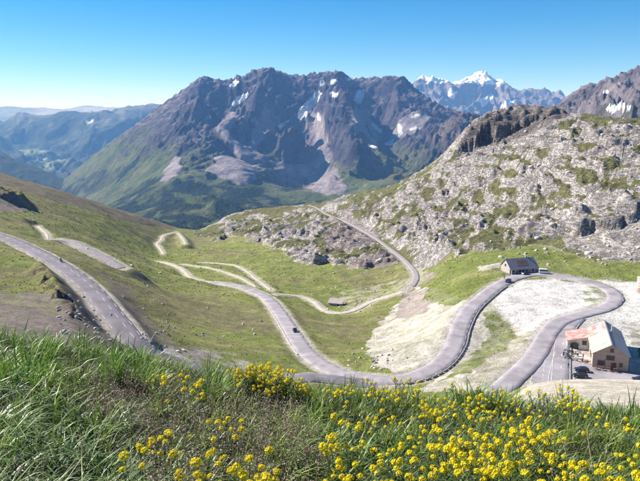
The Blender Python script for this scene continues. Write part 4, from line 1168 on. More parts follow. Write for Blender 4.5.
# ---------------------------------------------------------------- vehicles
def wheel(par, c, r, w, rim='metal'):
    t = MB(); n = 18
    prof = [(r * .62, -w / 2), (r * .93, -w / 2), (r, -w * .32), (r, w * .32), (r * .93, w / 2), (r * .62, w / 2)]
    t.loft([[(c[0] + q * math.cos(2 * math.pi * k / n), c[1] + y, c[2] + q * math.sin(2 * math.pi * k / n)) for k in range(n)] for q, y in prof])
    o = t.build('wheel', M['tyre'], par, True)
    m = MB(); m.tube([(c[0], c[1] - w * .53, c[2]), (c[0], c[1] + w * .53, c[2])], r * .6, 12); m.build('rim', M[rim], o)
    return o
def make_car(loc, rz, paint, label, Lc=4.2, Wc=1.75, Hc=1.45, van=False):
    """x is forward"""
    o = empty('camper_van' if van else 'car', loc, rz)
    tag(o, label, 'van' if van else 'car')
    l, w = Lc / 2, Wc / 2
    if van:
        low = [(-l, .35), (l - .05, .35), (l, .75), (l - .25, 1.15), (l - .95, 1.35), (-l, 1.35)]
        top = [(-l + .02, 1.32), (l - .95, 1.32), (l - 1.55, Hc - .1), (l - 1.75, Hc), (-l + .12, Hc), (-l + .03, Hc - .15)]
    else:
        low = [(-l, .32), (l, .32), (l + .02, .62), (l - .12, .80), (l - 1.05, .93), (-l + .5, .98), (-l, .92)]
        top = [(-l + .18, .95), (l - 1.08, .93), (l - 1.75, Hc - .06), (l - 2.1, Hc), (-l + .75, Hc), (-l + .3, Hc - .3)]
    def sweep(prof, wid, narrow=.84):
        b = MB(); zs = [p[1] for p in prof]; z0, z1 = min(zs), max(zs); rings = []
        for yy in (-1, -.93, .93, 1):
            ring = []
            for x, z in prof:
                k = 1 - (1 - narrow) * (z - z0) / (z1 - z0 + 1e-6)
                s = .97 if abs(yy) == 1 else 1.0
                ring.append((x * s, yy * wid * k, z0 + (z - z0) * (s if z > z0 else 1)))
            rings.append(ring)
        return b.loft(rings)
    body = sweep(low, w, .97).build('body', M[paint], o, False, .03)
    cab = sweep(top, w * .98, .80 if not van else .9).build('cabin', M[paint], o, False, .03)
    # glass: side strips, windscreen and rear pane
    zb, zt = (1.36, Hc - .28) if van else (.98, Hc - .12)
    kk = lambda z: (1 - ((1 - (.9 if van else .80)) * (z - top[0][1]) / (Hc - top[0][1]))) * w * .98
    x0, x1, x2, x3 = (-l + .25, l - 1.15, l - 1.62, -l + .3) if van else (-l + .42, l - 1.28, l - 1.78, -l + .72)
    for s in (-1, 1):
        g = MB(); q = [(x0, s * (kk(zb) + .012), zb), (x1, s * (kk(zb) + .012), zb), (x2, s * (kk(zt) + .012), zt), (x3, s * (kk(zt) + .012), zt)]
        g.slab(q if s < 0 else q[::-1], .03); g.build('side_glass', M['darkwin'], cab)
    fx0, fx1 = (top[1][0] + .01, top[2][0] + .02)
    g = MB(); g.slab([(fx0 + .0, -kk(zb) * .9, top[1][1] + .05), (fx0, kk(zb) * .9, top[1][1] + .05), (fx1 + .03, kk(zt) * .88, zt), (fx1 + .03, -kk(zt) * .88, zt)], .04); g.build('windscreen', M['darkwin'], cab)
    g = MB(); xr = top[0][0]; xr2 = top[-1][0]
    g.slab([(xr - .02, kk(zb) * .85, zb), (xr - .02, -kk(zb) * .85, zb), (xr2 - .03, -kk(zt) * .8, zt - .1), (xr2 - .03, kk(zt) * .8, zt - .1)], .04); g.build('rear_window', M['darkwin'], cab)
    for s in (-1, 1):
        h = MB(); h.box((l - .06, s * w * .72, .68), (.16, .32, .16)); h.build('headlight', M['lamp'], o)
        h = MB(); h.box((-l + .03, s * w * .78, .78), (.1, .22, .2)); h.build('tail_light', M['tail'], o)
        h = MB(); h.box((l - 1.35, s * (w + .08), 1.0), (.12, .2, .13)); h.build('mirror', M[paint], o)
    for x in (-l + .72, l - .78):
        for s in (-1, 1): wheel(o, (x, s * (w - .1), .32), .32, .2)
    return o
def heading(a, b):
    return math.atan2(b[1] - a[1], b[0] - a[0])
RA = ROUTES['A'][0]
def on_route(P, px_, py_, side=0.0):
    """nearest route point to a photograph pixel, offset sideways; returns location and direction"""
    qx, qy = topix(P[:, 0], P[:, 1], P[:, 2]); i = int(np.argmin((qx - px_) ** 2 + (qy - py_) ** 2)); i = min(max(i, 1), len(P) - 2)
    T = P[i + 1] - P[i - 1]; T = T / np.linalg.norm(T[:2]); n = np.array([T[1], -T[0]])
    return (P[i, 0] + n[0] * side, P[i, 1] + n[1] * side, P[i, 2] + .075), math.atan2(T[1], T[0])
loc, th = on_route(RA, 293, 331, -1.2); make_car(loc, th, 'black', 'black car driving up the middle of the valley road')
loc, th = on_route(RA, 505.5, 284, 1.4); make_car(loc, th + math.pi, 'navy', 'dark car coming round the bend left of the roadside house')
loc, th = on_route(RA, 527, 276.5, -1.3); make_car(loc, th + math.pi, 'black', 'dark car parked in front of the roadside house porch', 3.9)
loc, th = on_route(RA, 546, 274.3, -1.4); make_car(loc, th, 'white', 'white camper van parked on the road right of the roadside house', 5.6, 2.05, 2.4, True)
px_, py_, pz_ = atZ(640, 382, -78.9); make_car((px_, py_ + .4, -78.82), R(165), 'navy', 'dark blue car at the right edge of the refuge car park')

def make_bike(loc, rz, paint, label, group, lean=.14):
    o = empty('motorcycle', loc, rz); o.rotation_euler = (lean, 0, rz); tag(o, label, 'motorcycle', group)
    for x in (-.72, .74):
        t = MB(); t.ring((x, 0, .31), .24, .075); wl = t.build('wheel', M['tyre'], o, True)
        t = MB(); t.ring((x, 0, .31), .155, .02, n=12, m=5); t.box((x, 0, .31), (.3, .02, .03)); t.box((x, 0, .31), (.03, .02, .3)); t.tube([(x, -.08, .31), (x, .08, .31)], .05); t.build('rim', M['metal'], wl)
    t = MB(); t.box((.02, 0, .42), (.5, .32, .36), 0, .85); t.tube([(-.1, .15, .25), (-.5, .19, .27), (-.95, .2, .42)], .055); t.tube([(-.1, -.15, .25), (-.5, -.19, .27), (-.95, -.2, .42)], .055); t.build('engine', M['metal'], o)
    t = MB(); t.tube([(.56, 0, .88), (.2, 0, .72), (-.35, 0, .68), (-.72, 0, .31)], .045); t.build('frame', M['leather'], o)
    t = MB(); t.loft([[(.38 - .7 * i / 5, (.08 + .13 * math.sin(math.pi * (i + .6) / 6)) * math.cos(a), .78 + .11 * math.sin(math.pi * (i + .6) / 6) * math.sin(a)) for a in np.linspace(0, 2 * math.pi, 10, endpoint=False)] for i in range(6)]); t.build('tank', M[paint], o, True)
    t = MB(); t.box((-.52, 0, .79), (.62, .26, .1)); t.box((-.9, 0, .88), (.22, .22, .14), 0, .7); t.build('seat', M['leather'], o, False, .02)
    t = MB(); t.tube([(.74, -.09, .31), (.52, -.09, .95)], .03); t.tube([(.74, .09, .31), (.52, .09, .95)], .03); t.build('fork', M['metal'], o)
    t = MB(); t.tube([(.38, -.38, 1.02), (.5, -.15, 1.0), (.5, .15, 1.0), (.38, .38, 1.02)], .022); t.build('handlebar', M['leather'], o)
    t = MB(); t.slab([(.62, -.2, .85), (.62, .2, .85), (.46, .15, 1.22), (.46, -.15, 1.22)], .03); t.box((.62, 0, .84), (.2, .34, .24), 0, .8); t.build('fairing', M[paint], o)
    t = MB(); t.tube([(.7, 0, .86), (.76, 0, .86)], .08); t.build('headlight', M['lamp'], o)
    for s in (-1, 1):
        t = MB(); t.box((-.68, s * .3, .62), (.44, .2, .32)); t.build('pannier', M[paint if s > 0 else 'leather'], o, False, .02)
    return o
ZP = -78.45
bike_row = [(567, 351.5, 'white'), (570.5, 353.2, 'black'), (566, 355.6, 'black'), (571, 357.2, 'white'), (575.5, 356, 'navy'), (567.5, 359.2, 'black'), (574, 360.6, 'white'), (580, 361.4, 'black'), (585, 363, 'red'), (578, 353.4, 'white')]
for k, (a, b, c_) in enumerate(bike_row):
    q = atZ(a, b, ZP); names = {'white': 'white', 'black': 'black', 'navy': 'dark blue', 'red': 'red'}
    make_bike((q[0], q[1], ZP + .10), R(random.uniform(150, 190)), c_, names[c_] + ' motorcycle parked in the cluster before the refuge wing', 'motorcycles before the refuge wing')
q = atZ(581.5, 371.3, -78.45); make_car((q[0], q[1], -78.40), R(170), 'navy', 'dark blue car parked below the motorcycles on the car park, farther of two', 4.3)
q = atZ(580, 377.2, -78.45); make_car((q[0], q[1], -78.40), R(174), 'black', 'black car parked below the motorcycles on the car park, nearer of two', 4.3)

def make_person(loc, rz, top, legs, label, pose='stand', arm=0.0, helmet=None):
    """one continuous skinned body with hair and clothes as children"""
    o = empty('person', loc, rz); tag(o, label, 'person')
    if pose == 'stand':
        J = dict(pel=(0, 0, .95), sp=(0, 0, 1.2), ch=(0, 0, 1.38), nk=(.01, 0, 1.52), hd=(.02, 0, 1.62), tp=(.02, 0, 1.74))
        for s, n in ((1, 'l'), (-1, 'r')):
            J.update({'sh' + n: (0, s * .19, 1.42), 'el' + n: (.02 + arm * .1, s * .25, 1.14), 'wr' + n: (.08 + arm * .2, s * .24, .9 + arm * .2), 'hn' + n: (.1 + arm * .25, s * .23, .81 + arm * .25),
                      'hp' + n: (0, s * .1, .9), 'kn' + n: (.03, s * .12, .5), 'an' + n: (0, s * .13, .09), 'ft' + n: (.17, s * .15, .04)})
    else:
        J = dict(pel=(-.45, 0, .93), sp=(-.38, 0, 1.14), ch=(-.25, 0, 1.32), nk=(-.16, 0, 1.45), hd=(-.12, 0, 1.54), tp=(-.1, 0, 1.66))
        for s, n in ((1, 'l'), (-1, 'r')):
            J.update({'sh' + n: (-.24, s * .19, 1.36), 'el' + n: (.0, s * .32, 1.14), 'wr' + n: (.28, s * .34, 1.06), 'hn' + n: (.38, s * .36, 1.03),
                      'hp' + n: (-.42, s * .12, .88), 'kn' + n: (.02, s * .24, .72), 'an' + n: (-.18, s * .22, .32), 'ft' + n: (-.02, s * .24, .27)})
    E = [('pel', 'sp'), ('sp', 'ch'), ('ch', 'nk'), ('nk', 'hd'), ('hd', 'tp')]
    for n in 'lr': E += [('ch', 'sh' + n), ('sh' + n, 'el' + n), ('el' + n, 'wr' + n), ('wr' + n, 'hn' + n), ('pel', 'hp' + n), ('hp' + n, 'kn' + n), ('kn' + n, 'an' + n), ('an' + n, 'ft' + n)]
    rad = dict(pel=.15, sp=.13, ch=.16, nk=.06, hd=.095, tp=.07, sh=.075, el=.05, wr=.035, hn=.04, hp=.1, kn=.065, an=.045, ft=.045)
    names_ = list(J); me = bpy.data.meshes.new('person')
    me.from_pydata([J[n] for n in names_], [(names_.index(a), names_.index(b)) for a, b in E], [])
    body = add('body', me, o)
    md = body.modifiers.new('skin', 'SKIN'); sm = body.modifiers.new('sub', 'SUBSURF'); sm.levels = sm.render_levels = 1
    for i, n in enumerate(names_):
        r = rad.get(n, rad.get(n[:-1], .05)); me.skin_vertices[0].data[i].radius = (r, r)
    me.skin_vertices[0].data[0].use_root = True
    dg = bpy.context.evaluated_depsgraph_get(); ev = body.evaluated_get(dg); nm = bpy.data.meshes.new_from_object(ev)
    body.modifiers.clear(); body.data = nm
    nm.materials.clear()
    for m in (M['skin'], M[legs], M[top]): nm.materials.append(m)
    zc = J['nk'][2]; zp = J['pel'][2]
    for p in nm.polygons:
        c = p.center; p.use_smooth = True
        p.material_index = 0 if c.z > zc else (2 if (c.z > zp + .02 or abs(c.y) > .2 and c.z > .95 * zp) else 1)
    h = MB(); c = Vector(J['hd']) + Vector((-.01, 0, .06)); R0 = .14 if helmet else .115
    h.loft([[(c.x + R0 * math.cos(t) * math.cos(a), c.y + R0 * .9 * math.cos(t) * math.sin(a), c.z - .0 + R0 * math.sin(t)) for a in np.linspace(0, 2 * math.pi, 12, endpoint=False)] for t in (-.35 if not helmet else -.9, 0, .45, .9, 1.35)])
    h.build('helmet' if helmet else 'hair', M[helmet or 'hair'], o, True)
    return o
q = atZ(504.3, 279.2, -79.95); make_person((q[0], q[1], -79.98), R(-60), 'blue', 'denim', 'person in dark blue standing by the road before the house gable')
q = atZ(563.2, 356, -78.2); make_person((q[0], q[1], -78.22), R(10), 'leather', 'leather', 'person in black standing left of the parked motorcycle cluster')
q = atZ(568.5, 367.5, -78.2); make_person((q[0], q[1], -78.3), R(60), 'leather', 'denim', 'person in dark jacket between the motorcycle cluster and the row')
q = atZ(583, 358.5, -78.4); make_person((q[0], q[1], -78.5), R(200), 'redcloth', 'denim', 'person in red standing among bikes near the refuge side wall')
RB = ROUTES['B'][0]
loc, th = on_route(RB, 60, 254.5, -1.9)
bk = make_bike((loc[0], loc[1], loc[2] + .02), th + math.pi, 'black', 'dark motorcycle being ridden along the left road', 'motorcycle on the left road', 0)
make_person((loc[0], loc[1], loc[2] + .0), th + math.pi, 'leather', 'leather', 'motorcyclist in black leathers riding on the left road', 'ride', 0, 'black')

# ---------------------------------------------------------------- roadside kerb stones and walls
def kerb_wall(name, label, P, off, i0, i1, h, w, mat):
    N = frame(P); o = empty(name, (P[i0, 0], P[i0, 1], P[i0, 2])); tag(o, label, 'wall')
    base = np.array([P[i0, 0], P[i0, 1], P[i0, 2]])
    vs_ = []
    m = MB(); m.box((0, 0, 0), (1, 1, 1)); proto = m.mesh('block', mat, False, .04)
    for i in range(i0, i1):
        for t in (0.0, .5):
            p = P[i] * (1 - t) + P[i + 1] * t; n = N[i]
            q = add('block', proto, o); d = P[i + 1] - P[i]; hh = h * random.uniform(.8, 1.15)
            q.location = (p[0] + n[0] * off - base[0], p[1] + n[1] * off - base[1], p[2] + hh / 2 - .25 - base[2])
            q.rotation_euler = (random.uniform(-.03, .03), 0, math.atan2(d[1], d[0]) + random.uniform(-.05, .05)); q.scale = (1.18, w, hh + .3)
def ridx(P, px_, py_):
    qx, qy = topix(P[:, 0], P[:, 1], P[:, 2]); return int(np.argmin((qx - px_) ** 2 + (qy - py_) ** 2))
ia, ib = sorted((ridx(RA, 268, 298), ridx(RA, 308, 354)))
kerb_wall('kerb_wall', 'low pale stone kerb along the outer edge of the valley road', RA, 4.1, ia, ib, .45, .35, M['stone2'])
ia, ib = sorted((ridx(RA, 405, 378), ridx(RA, 500, 284)))
kerb_wall('kerb_wall', 'low stone kerb along the inner edge of the rising hairpin road', RA, 4.1, ia, ib, .5, .35, M['stone'])

# ---------------------------------------------------------------- boulders
def rock_mesh(seed, mat, flat=.7):
    bm = bmesh.new(); bmesh.ops.create_icosphere(bm, subdivisions=2, radius=1.0)
    rr = random.Random(seed); cuts = [(Vector((rr.uniform(-1, 1), rr.uniform(-1, 1), rr.uniform(-.6, 1))).normalized(), rr.uniform(.55, .85)) for _ in range(9)]
    st = (rr.uniform(.8, 1.3), rr.uniform(.7, 1.1), flat * rr.uniform(.8, 1.2))
    for v in bm.verts:
        for n, d in cuts:
            k = v.co.dot(n)
            if k > d: v.co -= n * (k - d)
        v.co = Vector((v.co.x * st[0], v.co.y * st[1], v.co.z * st[2])) * rr.uniform(.97, 1.03)
    me = bpy.data.meshes.new('boulder'); bm.to_mesh(me); bm.free(); me.materials.append(mat); return me
rocks = [rock_mesh(s, M['stone2']) for s in range(6)] + [rock_mesh(s + 20, M['stone']) for s in range(3)]
def boulder(px_, py_, size, label, group, ymin=60, k=None):
    h = hit(px_, py_, ymin)
    if h is None: return
    if k is None:
        k = random.randrange(9); label = ('small ' if size < .55 else 'larger ') + ('pale ' if k < 6 else 'grey ') + label
    o = add('boulder', rocks[k]); o.location = (h[0], h[1], h[2] + size * .15)
    o.rotation_euler = (random.uniform(-.3, .3), random.uniform(-.3, .3), random.uniform(0, 6.28)); o.scale = [size * random.uniform(.8, 1.2) for _ in range(3)]
    tag(o, label, 'boulder', group)
boulder(160, 273.5, 1.5, 'pale boulder alone in the meadow below the gravel track', 'single boulders', k=0)
boulder(178, 352, .9, 'pale boulder on the slope right of the left road', 'single boulders', k=1)
boulder(184, 351, .7, 'smaller pale rock beside the boulder right of the left road', 'single boulders', k=2)
boulder(132, 266, 1.6, 'flat pale boulder at the end of the lay-by', 'single boulders', k=3)
boulder(87, 249.5, 1.1, 'whitish boulder standing on the grey lay-by', 'single boulders', k=0)
for i in range(34):
    boulder(random.gauss(372, 12), random.gauss(358, 6), random.uniform(.3, .9), 'boulder in the heap below the pale bank by the hairpin', 'boulders below the pale bank')
for i in range(46):
    boulder(random.uniform(325, 410), random.uniform(268, 312), random.uniform(.4, 1.1), 'stone in the grass near the streams', 'stones near the streams')
for i in range(40):
    boulder(random.uniform(110, 270), random.uniform(238, 345), random.uniform(.3, .9), 'stone scattered in the green meadow of the valley', 'stones in the meadow')
for i in range(36):
    boulder(random.uniform(478, 640), random.uniform(246, 266), random.uniform(.5, 1.5), 'block on the grass at the foot of the rocky hill', 'blocks at the foot of the rocky hill')
for i in range(44):
    boulder(random.uniform(140, 178), random.uniform(300, 350), random.uniform(.2, .6), 'stone on the bare slope right of the left road', 'stones right of the left road')
for i in range(40):
    boulder(random.uniform(58, 112), random.uniform(296, 342), random.uniform(.3, .9), 'stone on the dark bank left of the left road', 'stones left of the left road')
# fallen blocks over the rocky hill: far too many to count
def stones_stuff():
    Vs, Fs, Cs, o = [], [], [], 0
    base = []
    for s in range(5):
        bm = bmesh.new(); bmesh.ops.create_icosphere(bm, subdivisions=1, radius=1.0); rr = random.Random(90 + s)
        for v in bm.verts: v.co = Vector((v.co.x * rr.uniform(.7, 1.2), v.co.y * rr.uniform(.7, 1.2), v.co.z * rr.uniform(.5, .9)))
        bm.verts.ensure_lookup_table(); base.append((np.array([v.co[:] for v in bm.verts]), np.array([[v.index for v in f.verts] for f in bm.faces]))); bm.free()
    w = np.nonzero((mHill > .5) & (mY < 900) & (np.abs(mX / mY) < .56) & (mNear > 1.5))[0]
    wt = mY[w] ** 1.2; pick = RNG.choice(w, 3200, p=wt / wt.sum())
    for i in pick:
        v, f = base[RNG.integers(5)]; s = (.25 + RNG.pareto(2.6) * .45); s = min(s, 2.6); a = RNG.uniform(0, 6.28)
        c, d = math.cos(a), math.sin(a)
        q = np.empty_like(v); q[:, 0] = (v[:, 0] * c - v[:, 1] * d) * s; q[:, 1] = (v[:, 0] * d + v[:, 1] * c) * s; q[:, 2] = v[:, 2] * s
        q += (mX[i] + RNG.uniform(-.5, .5), mY[i] + RNG.uniform(-.5, .5), mZ[i])
        Vs.append(q); Fs.append(f + o); o += len(v)
    me = mesh_np('scree_blocks', np.vstack(Vs), np.vstack(Fs), M['stone2'], None, False)
    tag(add('scree_blocks', me), 'countless fallen pale blocks strewn over the rocky hill', 'stones', kind='stuff')
stones_stuff()

def tussocks():
    """low tussocks and dwarf shrubs all over the pasture: nobody could count them"""
    bm = bmesh.new(); bmesh.ops.create_icosphere(bm, subdivisions=1, radius=1.0); bm.verts.ensure_lookup_table()
    v0 = np.array([v.co[:] for v in bm.verts]); f0 = np.array([[v.index for v in f.verts] for f in bm.faces]); bm.free()
    lum = col[:, 0] + col[:, 1]
    w = np.nonzero((mHill < .5) & (mY > 120) & (mY < 760) & (np.abs(mX / mY) < .56) & (mNear > 1.2) & (col[:, 1] > col[:, 0] * .98) & (lum < .6))[0]
    cl = .15 + sstep(-.1, .35, fbm(mX[w] / 16, mY[w] / 16, 3, 701)); wt = (mY[w] ** 1.0) * cl
    pick = RNG.choice(w, 6500, p=wt / wt.sum()); n = len(pick)
    s = RNG.uniform(.14, .42, n) * np.clip(mY[pick] / 330, .8, 1.5); a = RNG.uniform(0, 6.28, n)
    q = v0[None] * np.stack([s * RNG.uniform(.8, 1.6, n), s * RNG.uniform(.8, 1.3, n), s * RNG.uniform(.5, .9, n)], 1)[:, None] * RNG.uniform(.75, 1.2, (n, 12, 1))
    r = q.copy(); r[..., 0] = q[..., 0] * np.cos(a)[:, None] - q[..., 1] * np.sin(a)[:, None]; r[..., 1] = q[..., 0] * np.sin(a)[:, None] + q[..., 1] * np.cos(a)[:, None]
    r += np.stack([mX[pick] + RNG.uniform(-.6, .6, n), mY[pick] + RNG.uniform(-.6, .6, n), mZ[pick]], 1)[:, None]
    F = (np.arange(n)[:, None, None] * 12 + f0[None]).reshape(-1, 3)
    g = RNG.random((n, 1)).astype(np.float32); c = C(.075, .095, .03) * (1 - g) + C(.20, .19, .085) * g
    tag(add('tussocks', mesh_np('tussocks', r.reshape(-1, 3), F, terrain_mat('tussock', ((3.0, .3),), .5, 4, bdist=.1), np.repeat(c, 12, 0), False)), 'low tussocks and dwarf shrubs dotting the valley pasture', 'tussocks', kind='stuff')
tussocks()

# ================================================================== THE FLOWERY BANK AT THE CAMERA'S FEET
def near_z(X, Y):
    X = np.asarray(X, float); Y = np.asarray(Y, float)
    px = 320 + FPX * (X / np.maximum(Y, .5)) * 0.93
    T = crest_t(np.clip(px, -300, 940)); Yc = 6.0
    a = T - .95 / Yc
    z = -(.95 + a * Y) - .12 * np.maximum(0, Y - Yc) ** 2
    return z + fbm(X / 1.3, Y / 1.3, 3, 501) * .10 + fbm(X / .35, Y / .35, 2, 503) * .025

def near_hit(px, py):
    a, b = ray(px, py); lo = None
    for Y in np.arange(.9, 7.6, .04):
        if near_z(float(a * Y), Y) >= b * Y: return (float(a * Y), float(Y), float(near_z(float(a * Y), Y)))
    Y = 6.2
    return (float(a * Y), Y, float(near_z(float(a * Y), Y)))

gx, gy = np.meshgrid(np.linspace(-10, 11, 260), np.concatenate([np.linspace(.3, 8, 170), np.linspace(8.2, 12, 20)]))
X, Y = gx.ravel(), gy.ravel(); Z = near_z(X, Y)
idx = np.arange(len(X)).reshape(gx.shape); F = np.stack([idx[:-1, :-1], idx[:-1, 1:], idx[1:, 1:], idx[1:, :-1]], -1).reshape(-1, 4)
nc = mix(np.tile(C(.055, .04, .03), (len(X), 1)), C(.035, .042, .016), sstep(-.2, .3, fbm(X / .8, Y / .8, 3, 511)))
tag(add('grass_bank', mesh_np('grass_bank', np.stack([X, Y, Z], 1), F, terrain_mat('bank_soil', ((3, .3), (14, .3)), .6, 20, bdist=.03), nc)), kind='structure')

def leaf_mat(name, trans=.25, rough=.42, spec=.32):
    m = bpy.data.materials.new(name); m.use_nodes = True
    n = m.node_tree; L = n.links; b = n.nodes['Principled BSDF']; out = n.nodes['Material Output']
    at = n.nodes.new('ShaderNodeAttribute'); at.attribute_name = 'col'
    L.new(at.outputs['Color'], b.inputs['Base Color']); b.inputs['Roughness'].default_value = rough; b.inputs['Specular IOR Level'].default_value = spec
    t = n.nodes.new('ShaderNodeBsdfTranslucent'); L.new(at.outputs['Color'], t.inputs['Color'])
    mx = n.nodes.new('ShaderNodeMixShader'); mx.inputs[0].default_value = trans
    L.new(b.outputs['BSDF'], mx.inputs[1]); L.new(t.outputs['BSDF'], mx.inputs[2]); L.new(mx.outputs['Shader'], out.inputs['Surface'])
    return m
mat_blade = leaf_mat('grass_blade')
mat_dry = leaf_mat('dry_stalk', .2, .7, .2)

def blades(P, L, W, az, lean, curl, col, tip):
    """curved tapering blades; P (n,3)"""
    n = len(P)
    d = np.stack([np.cos(az), np.sin(az)], 1); s = np.stack([-np.sin(az), np.cos(az)], 1)
    tw = RNG.uniform(-.9, .9, n); s = s * np.cos(tw)[:, None] + d * np.sin(tw)[:, None]
    V = np.empty((n, 7, 3)); Cc = np.empty((n, 7, 3), np.float32)
    for k, (t, w) in enumerate(((0, .75), (.38, 1.0), (.74, .7), (1.0, 0))):
        out = L * (np.sin(lean) * t + curl * t * t); up = L * (np.cos(lean) * t - curl * .75 * t * t * t)
        c = np.empty((n, 3)); c[:, :2] = P[:, :2] + d * out[:, None]; c[:, 2] = P[:, 2] + up
        cc = col * (1 - t) + tip * t
        if k < 3:
            V[:, 2 * k] = c; V[:, 2 * k + 1] = c
            V[:, 2 * k, :2] -= s * (W * w / 2)[:, None]; V[:, 2 * k + 1, :2] += s * (W * w / 2)[:, None]
            Cc[:, 2 * k] = cc; Cc[:, 2 * k + 1] = cc
        else: V[:, 6] = c; Cc[:, 6] = cc
    T = np.array([[0, 1, 3], [0, 3, 2], [2, 3, 5], [2, 5, 4], [4, 5, 6]])
    F = (np.arange(n)[:, None, None] * 7 + T[None]).reshape(-1, 3)
    return V.reshape(-1, 3), F, Cc.reshape(-1, 3)

def scatter(n, ymin=1.3, ymax=7.4, pw=1.15):
    """points on the bank, denser near the eye; only the strip in view and a margin"""
    Y = np.exp(RNG.uniform(math.log(ymin) * 1, math.log(ymax), n))
    X = RNG.uniform(-1, 1, n) * (.64 * Y + 1.3)
    X = X + RNG.normal(0, .02, n)
    Z = near_z(X, Y)
    return np.stack([X, Y, Z], 1)
def clumpy(P, scale, seed, lo=-.2, hi=.25):
    return sstep(lo, hi, fbm(P[:, 0] / scale, P[:, 1] / scale, 3, seed))
def pix(P): return topix(P[:, 0], P[:, 1], P[:, 2])
def reg(px, py, polys, w=10):
    m = np.zeros(len(px), np.float32)
    for p in polys: m = np.maximum(m, in_poly(px, py, p).astype(np.float32))
    return m

BLUEISH = [[(-200, 395), (60, 395), (130, 420), (150, 481), (130, 700), (-200, 700)], [(370, 395), (470, 395), (520, 440), (500, 470), (420, 440), (380, 420)], [(540, 395), (760, 400), (760, 470), (600, 450)], [(300, 400), (350, 400), (360, 470), (320, 470)]]
DRY = [[(40, 385), (120, 380), (180, 395), (250, 395), (300, 420), (330, 481), (330, 700), (120, 700), (140, 450), (90, 410)]]

parts_v, parts_f, parts_c, off = [], [], [], 0
def put(t):
    global off
    parts_v.append(t[0]); parts_f.append(t[1] + off); parts_c.append(t[2]); off += len(t[0])
# -- short undergrowth
P = scatter(56000); n = len(P); px, py = pix(P)
g = RNG.random(n)[:, None].astype(np.float32)
c = (C(.022, .042, .008) * (1 - g) + C(.085, .125, .025) * g); dry = reg(px, py, DRY)[:, None]; c = c * (1 - .6 * dry) + C(.16, .13, .08) * .6 * dry
put(blades(P, RNG.uniform(.04, .13, n) * (1 - .4 * dry[:, 0]), RNG.uniform(.004, .011, n), RNG.uniform(0, 6.28, n), RNG.uniform(.2, 1.2, n), RNG.uniform(0, .6, n), c, c * 1.15))
# -- tall grass in tufts
def tall(n, Lr, Wr, c0, c1, mask, seed, lean=(.05, .55), curl=(.1, .75), tuft=.06, yr=(1.3, 7.3), bias=0.6, tipk=1.2):
    k = max(1, n // 14)
    Q = scatter(k, *yr); px, py = pix(Q); keep_ = RNG.random(k) < mask(px, py, Q); Q = Q[keep_]
    rep = RNG.integers(8, 22, len(Q)); P = np.repeat(Q, rep, 0); m = len(P)
    ts = np.repeat(RNG.uniform(.7, 1.2, len(Q)), rep); taz = np.repeat(RNG.uniform(0, 6.28, len(Q)), rep)
    P[:, :2] += RNG.normal(0, tuft * .5, (m, 2)); P[:, 2] = near_z(P[:, 0], P[:, 1]) - .01
    far_k = np.clip(P[:, 1] / 3.2, .8, 1.25)
    az = np.where(RNG.random(m) < bias, RNG.normal(-.25, .8, m), RNG.uniform(0, 6.28, m)); az = np.where(RNG.random(m) < .35, taz + RNG.normal(0, .5, m), az)
    g = np.clip(np.repeat(RNG.random(len(Q)), rep) * .7 + RNG.random(m) * .3, 0, 1)[:, None].astype(np.float32); c = c0 * (1 - g) + c1 * g
    put(blades(P, RNG.uniform(*Lr, m) * ts, RNG.uniform(*Wr, m) * far_k, az, RNG.uniform(*lean, m), RNG.uniform(*curl, m), c, c * tipk))
LUSH0, LUSH1 = C(.04, .095, .012), C(.23, .34, .045)
BLU0, BLU1 = C(.035, .085, .022), C(.25, .34, .14)
nodry = lambda px, py, Q: (1 - .6 * reg(px, py, DRY)) * (.25 + .75 * clumpy(Q, .8, 601))
tall(46000, (.14, .30), (.0035, .008), LUSH0, LUSH1, lambda px, py, Q: nodry(px, py, Q) * (.55 + .45 * (px < 340)) * (1 - .55 * reg(px, py, BLUEISH)), 1)
tall(23000, (.12, .26), (.004, .009), BLU0, BLU1, lambda px, py, Q: reg(px, py, BLUEISH) * (.35 + .65 * clumpy(Q, .6, 603)) + .06, 2, (.1, .7), (.25, 1.0))
tall(11500, (.22, .40), (.005, .0095), C(.10, .19, .03), C(.16, .27, .045), lambda px, py, Q: reg(px, py, [[(-200, 335), (60, 335), (130, 350), (170, 375), (120, 400), (-200, 395)], [(200, 365), (250, 365), (250, 410), (200, 405)], [(440, 380), (520, 375), (540, 410), (440, 412)], [(560, 395), (700, 395), (700, 440), (560, 430)]]), 3, (.0, .4), (.05, .5))
# bright yellow-green rim of the bank
tall(11500, (.14, .28), (.004, .007), C(.17, .23, .05), C(.26, .29, .08), lambda px, py, Q: (Q[:, 1] > 4.2) * .7 * (px > 150), 4, (.0, .45), (.05, .5), yr=(4.0, 7.4))
# straw coloured dead blades everywhere
tall(4500, (.12, .30), (.002, .004), C(.30, .25, .14), C(.42, .36, .22), lambda px, py, Q: .35 + .5 * reg(px, py, DRY), 5, (.1, .9), (.0, .5), .2)
me = mesh_np('grass', np.vstack(parts_v), np.vstack(parts_f), mat_blade, np.vstack(parts_c))
tag(add('grass', me), 'long green and blue-green grass blades covering the near bank', 'grass', kind='stuff')

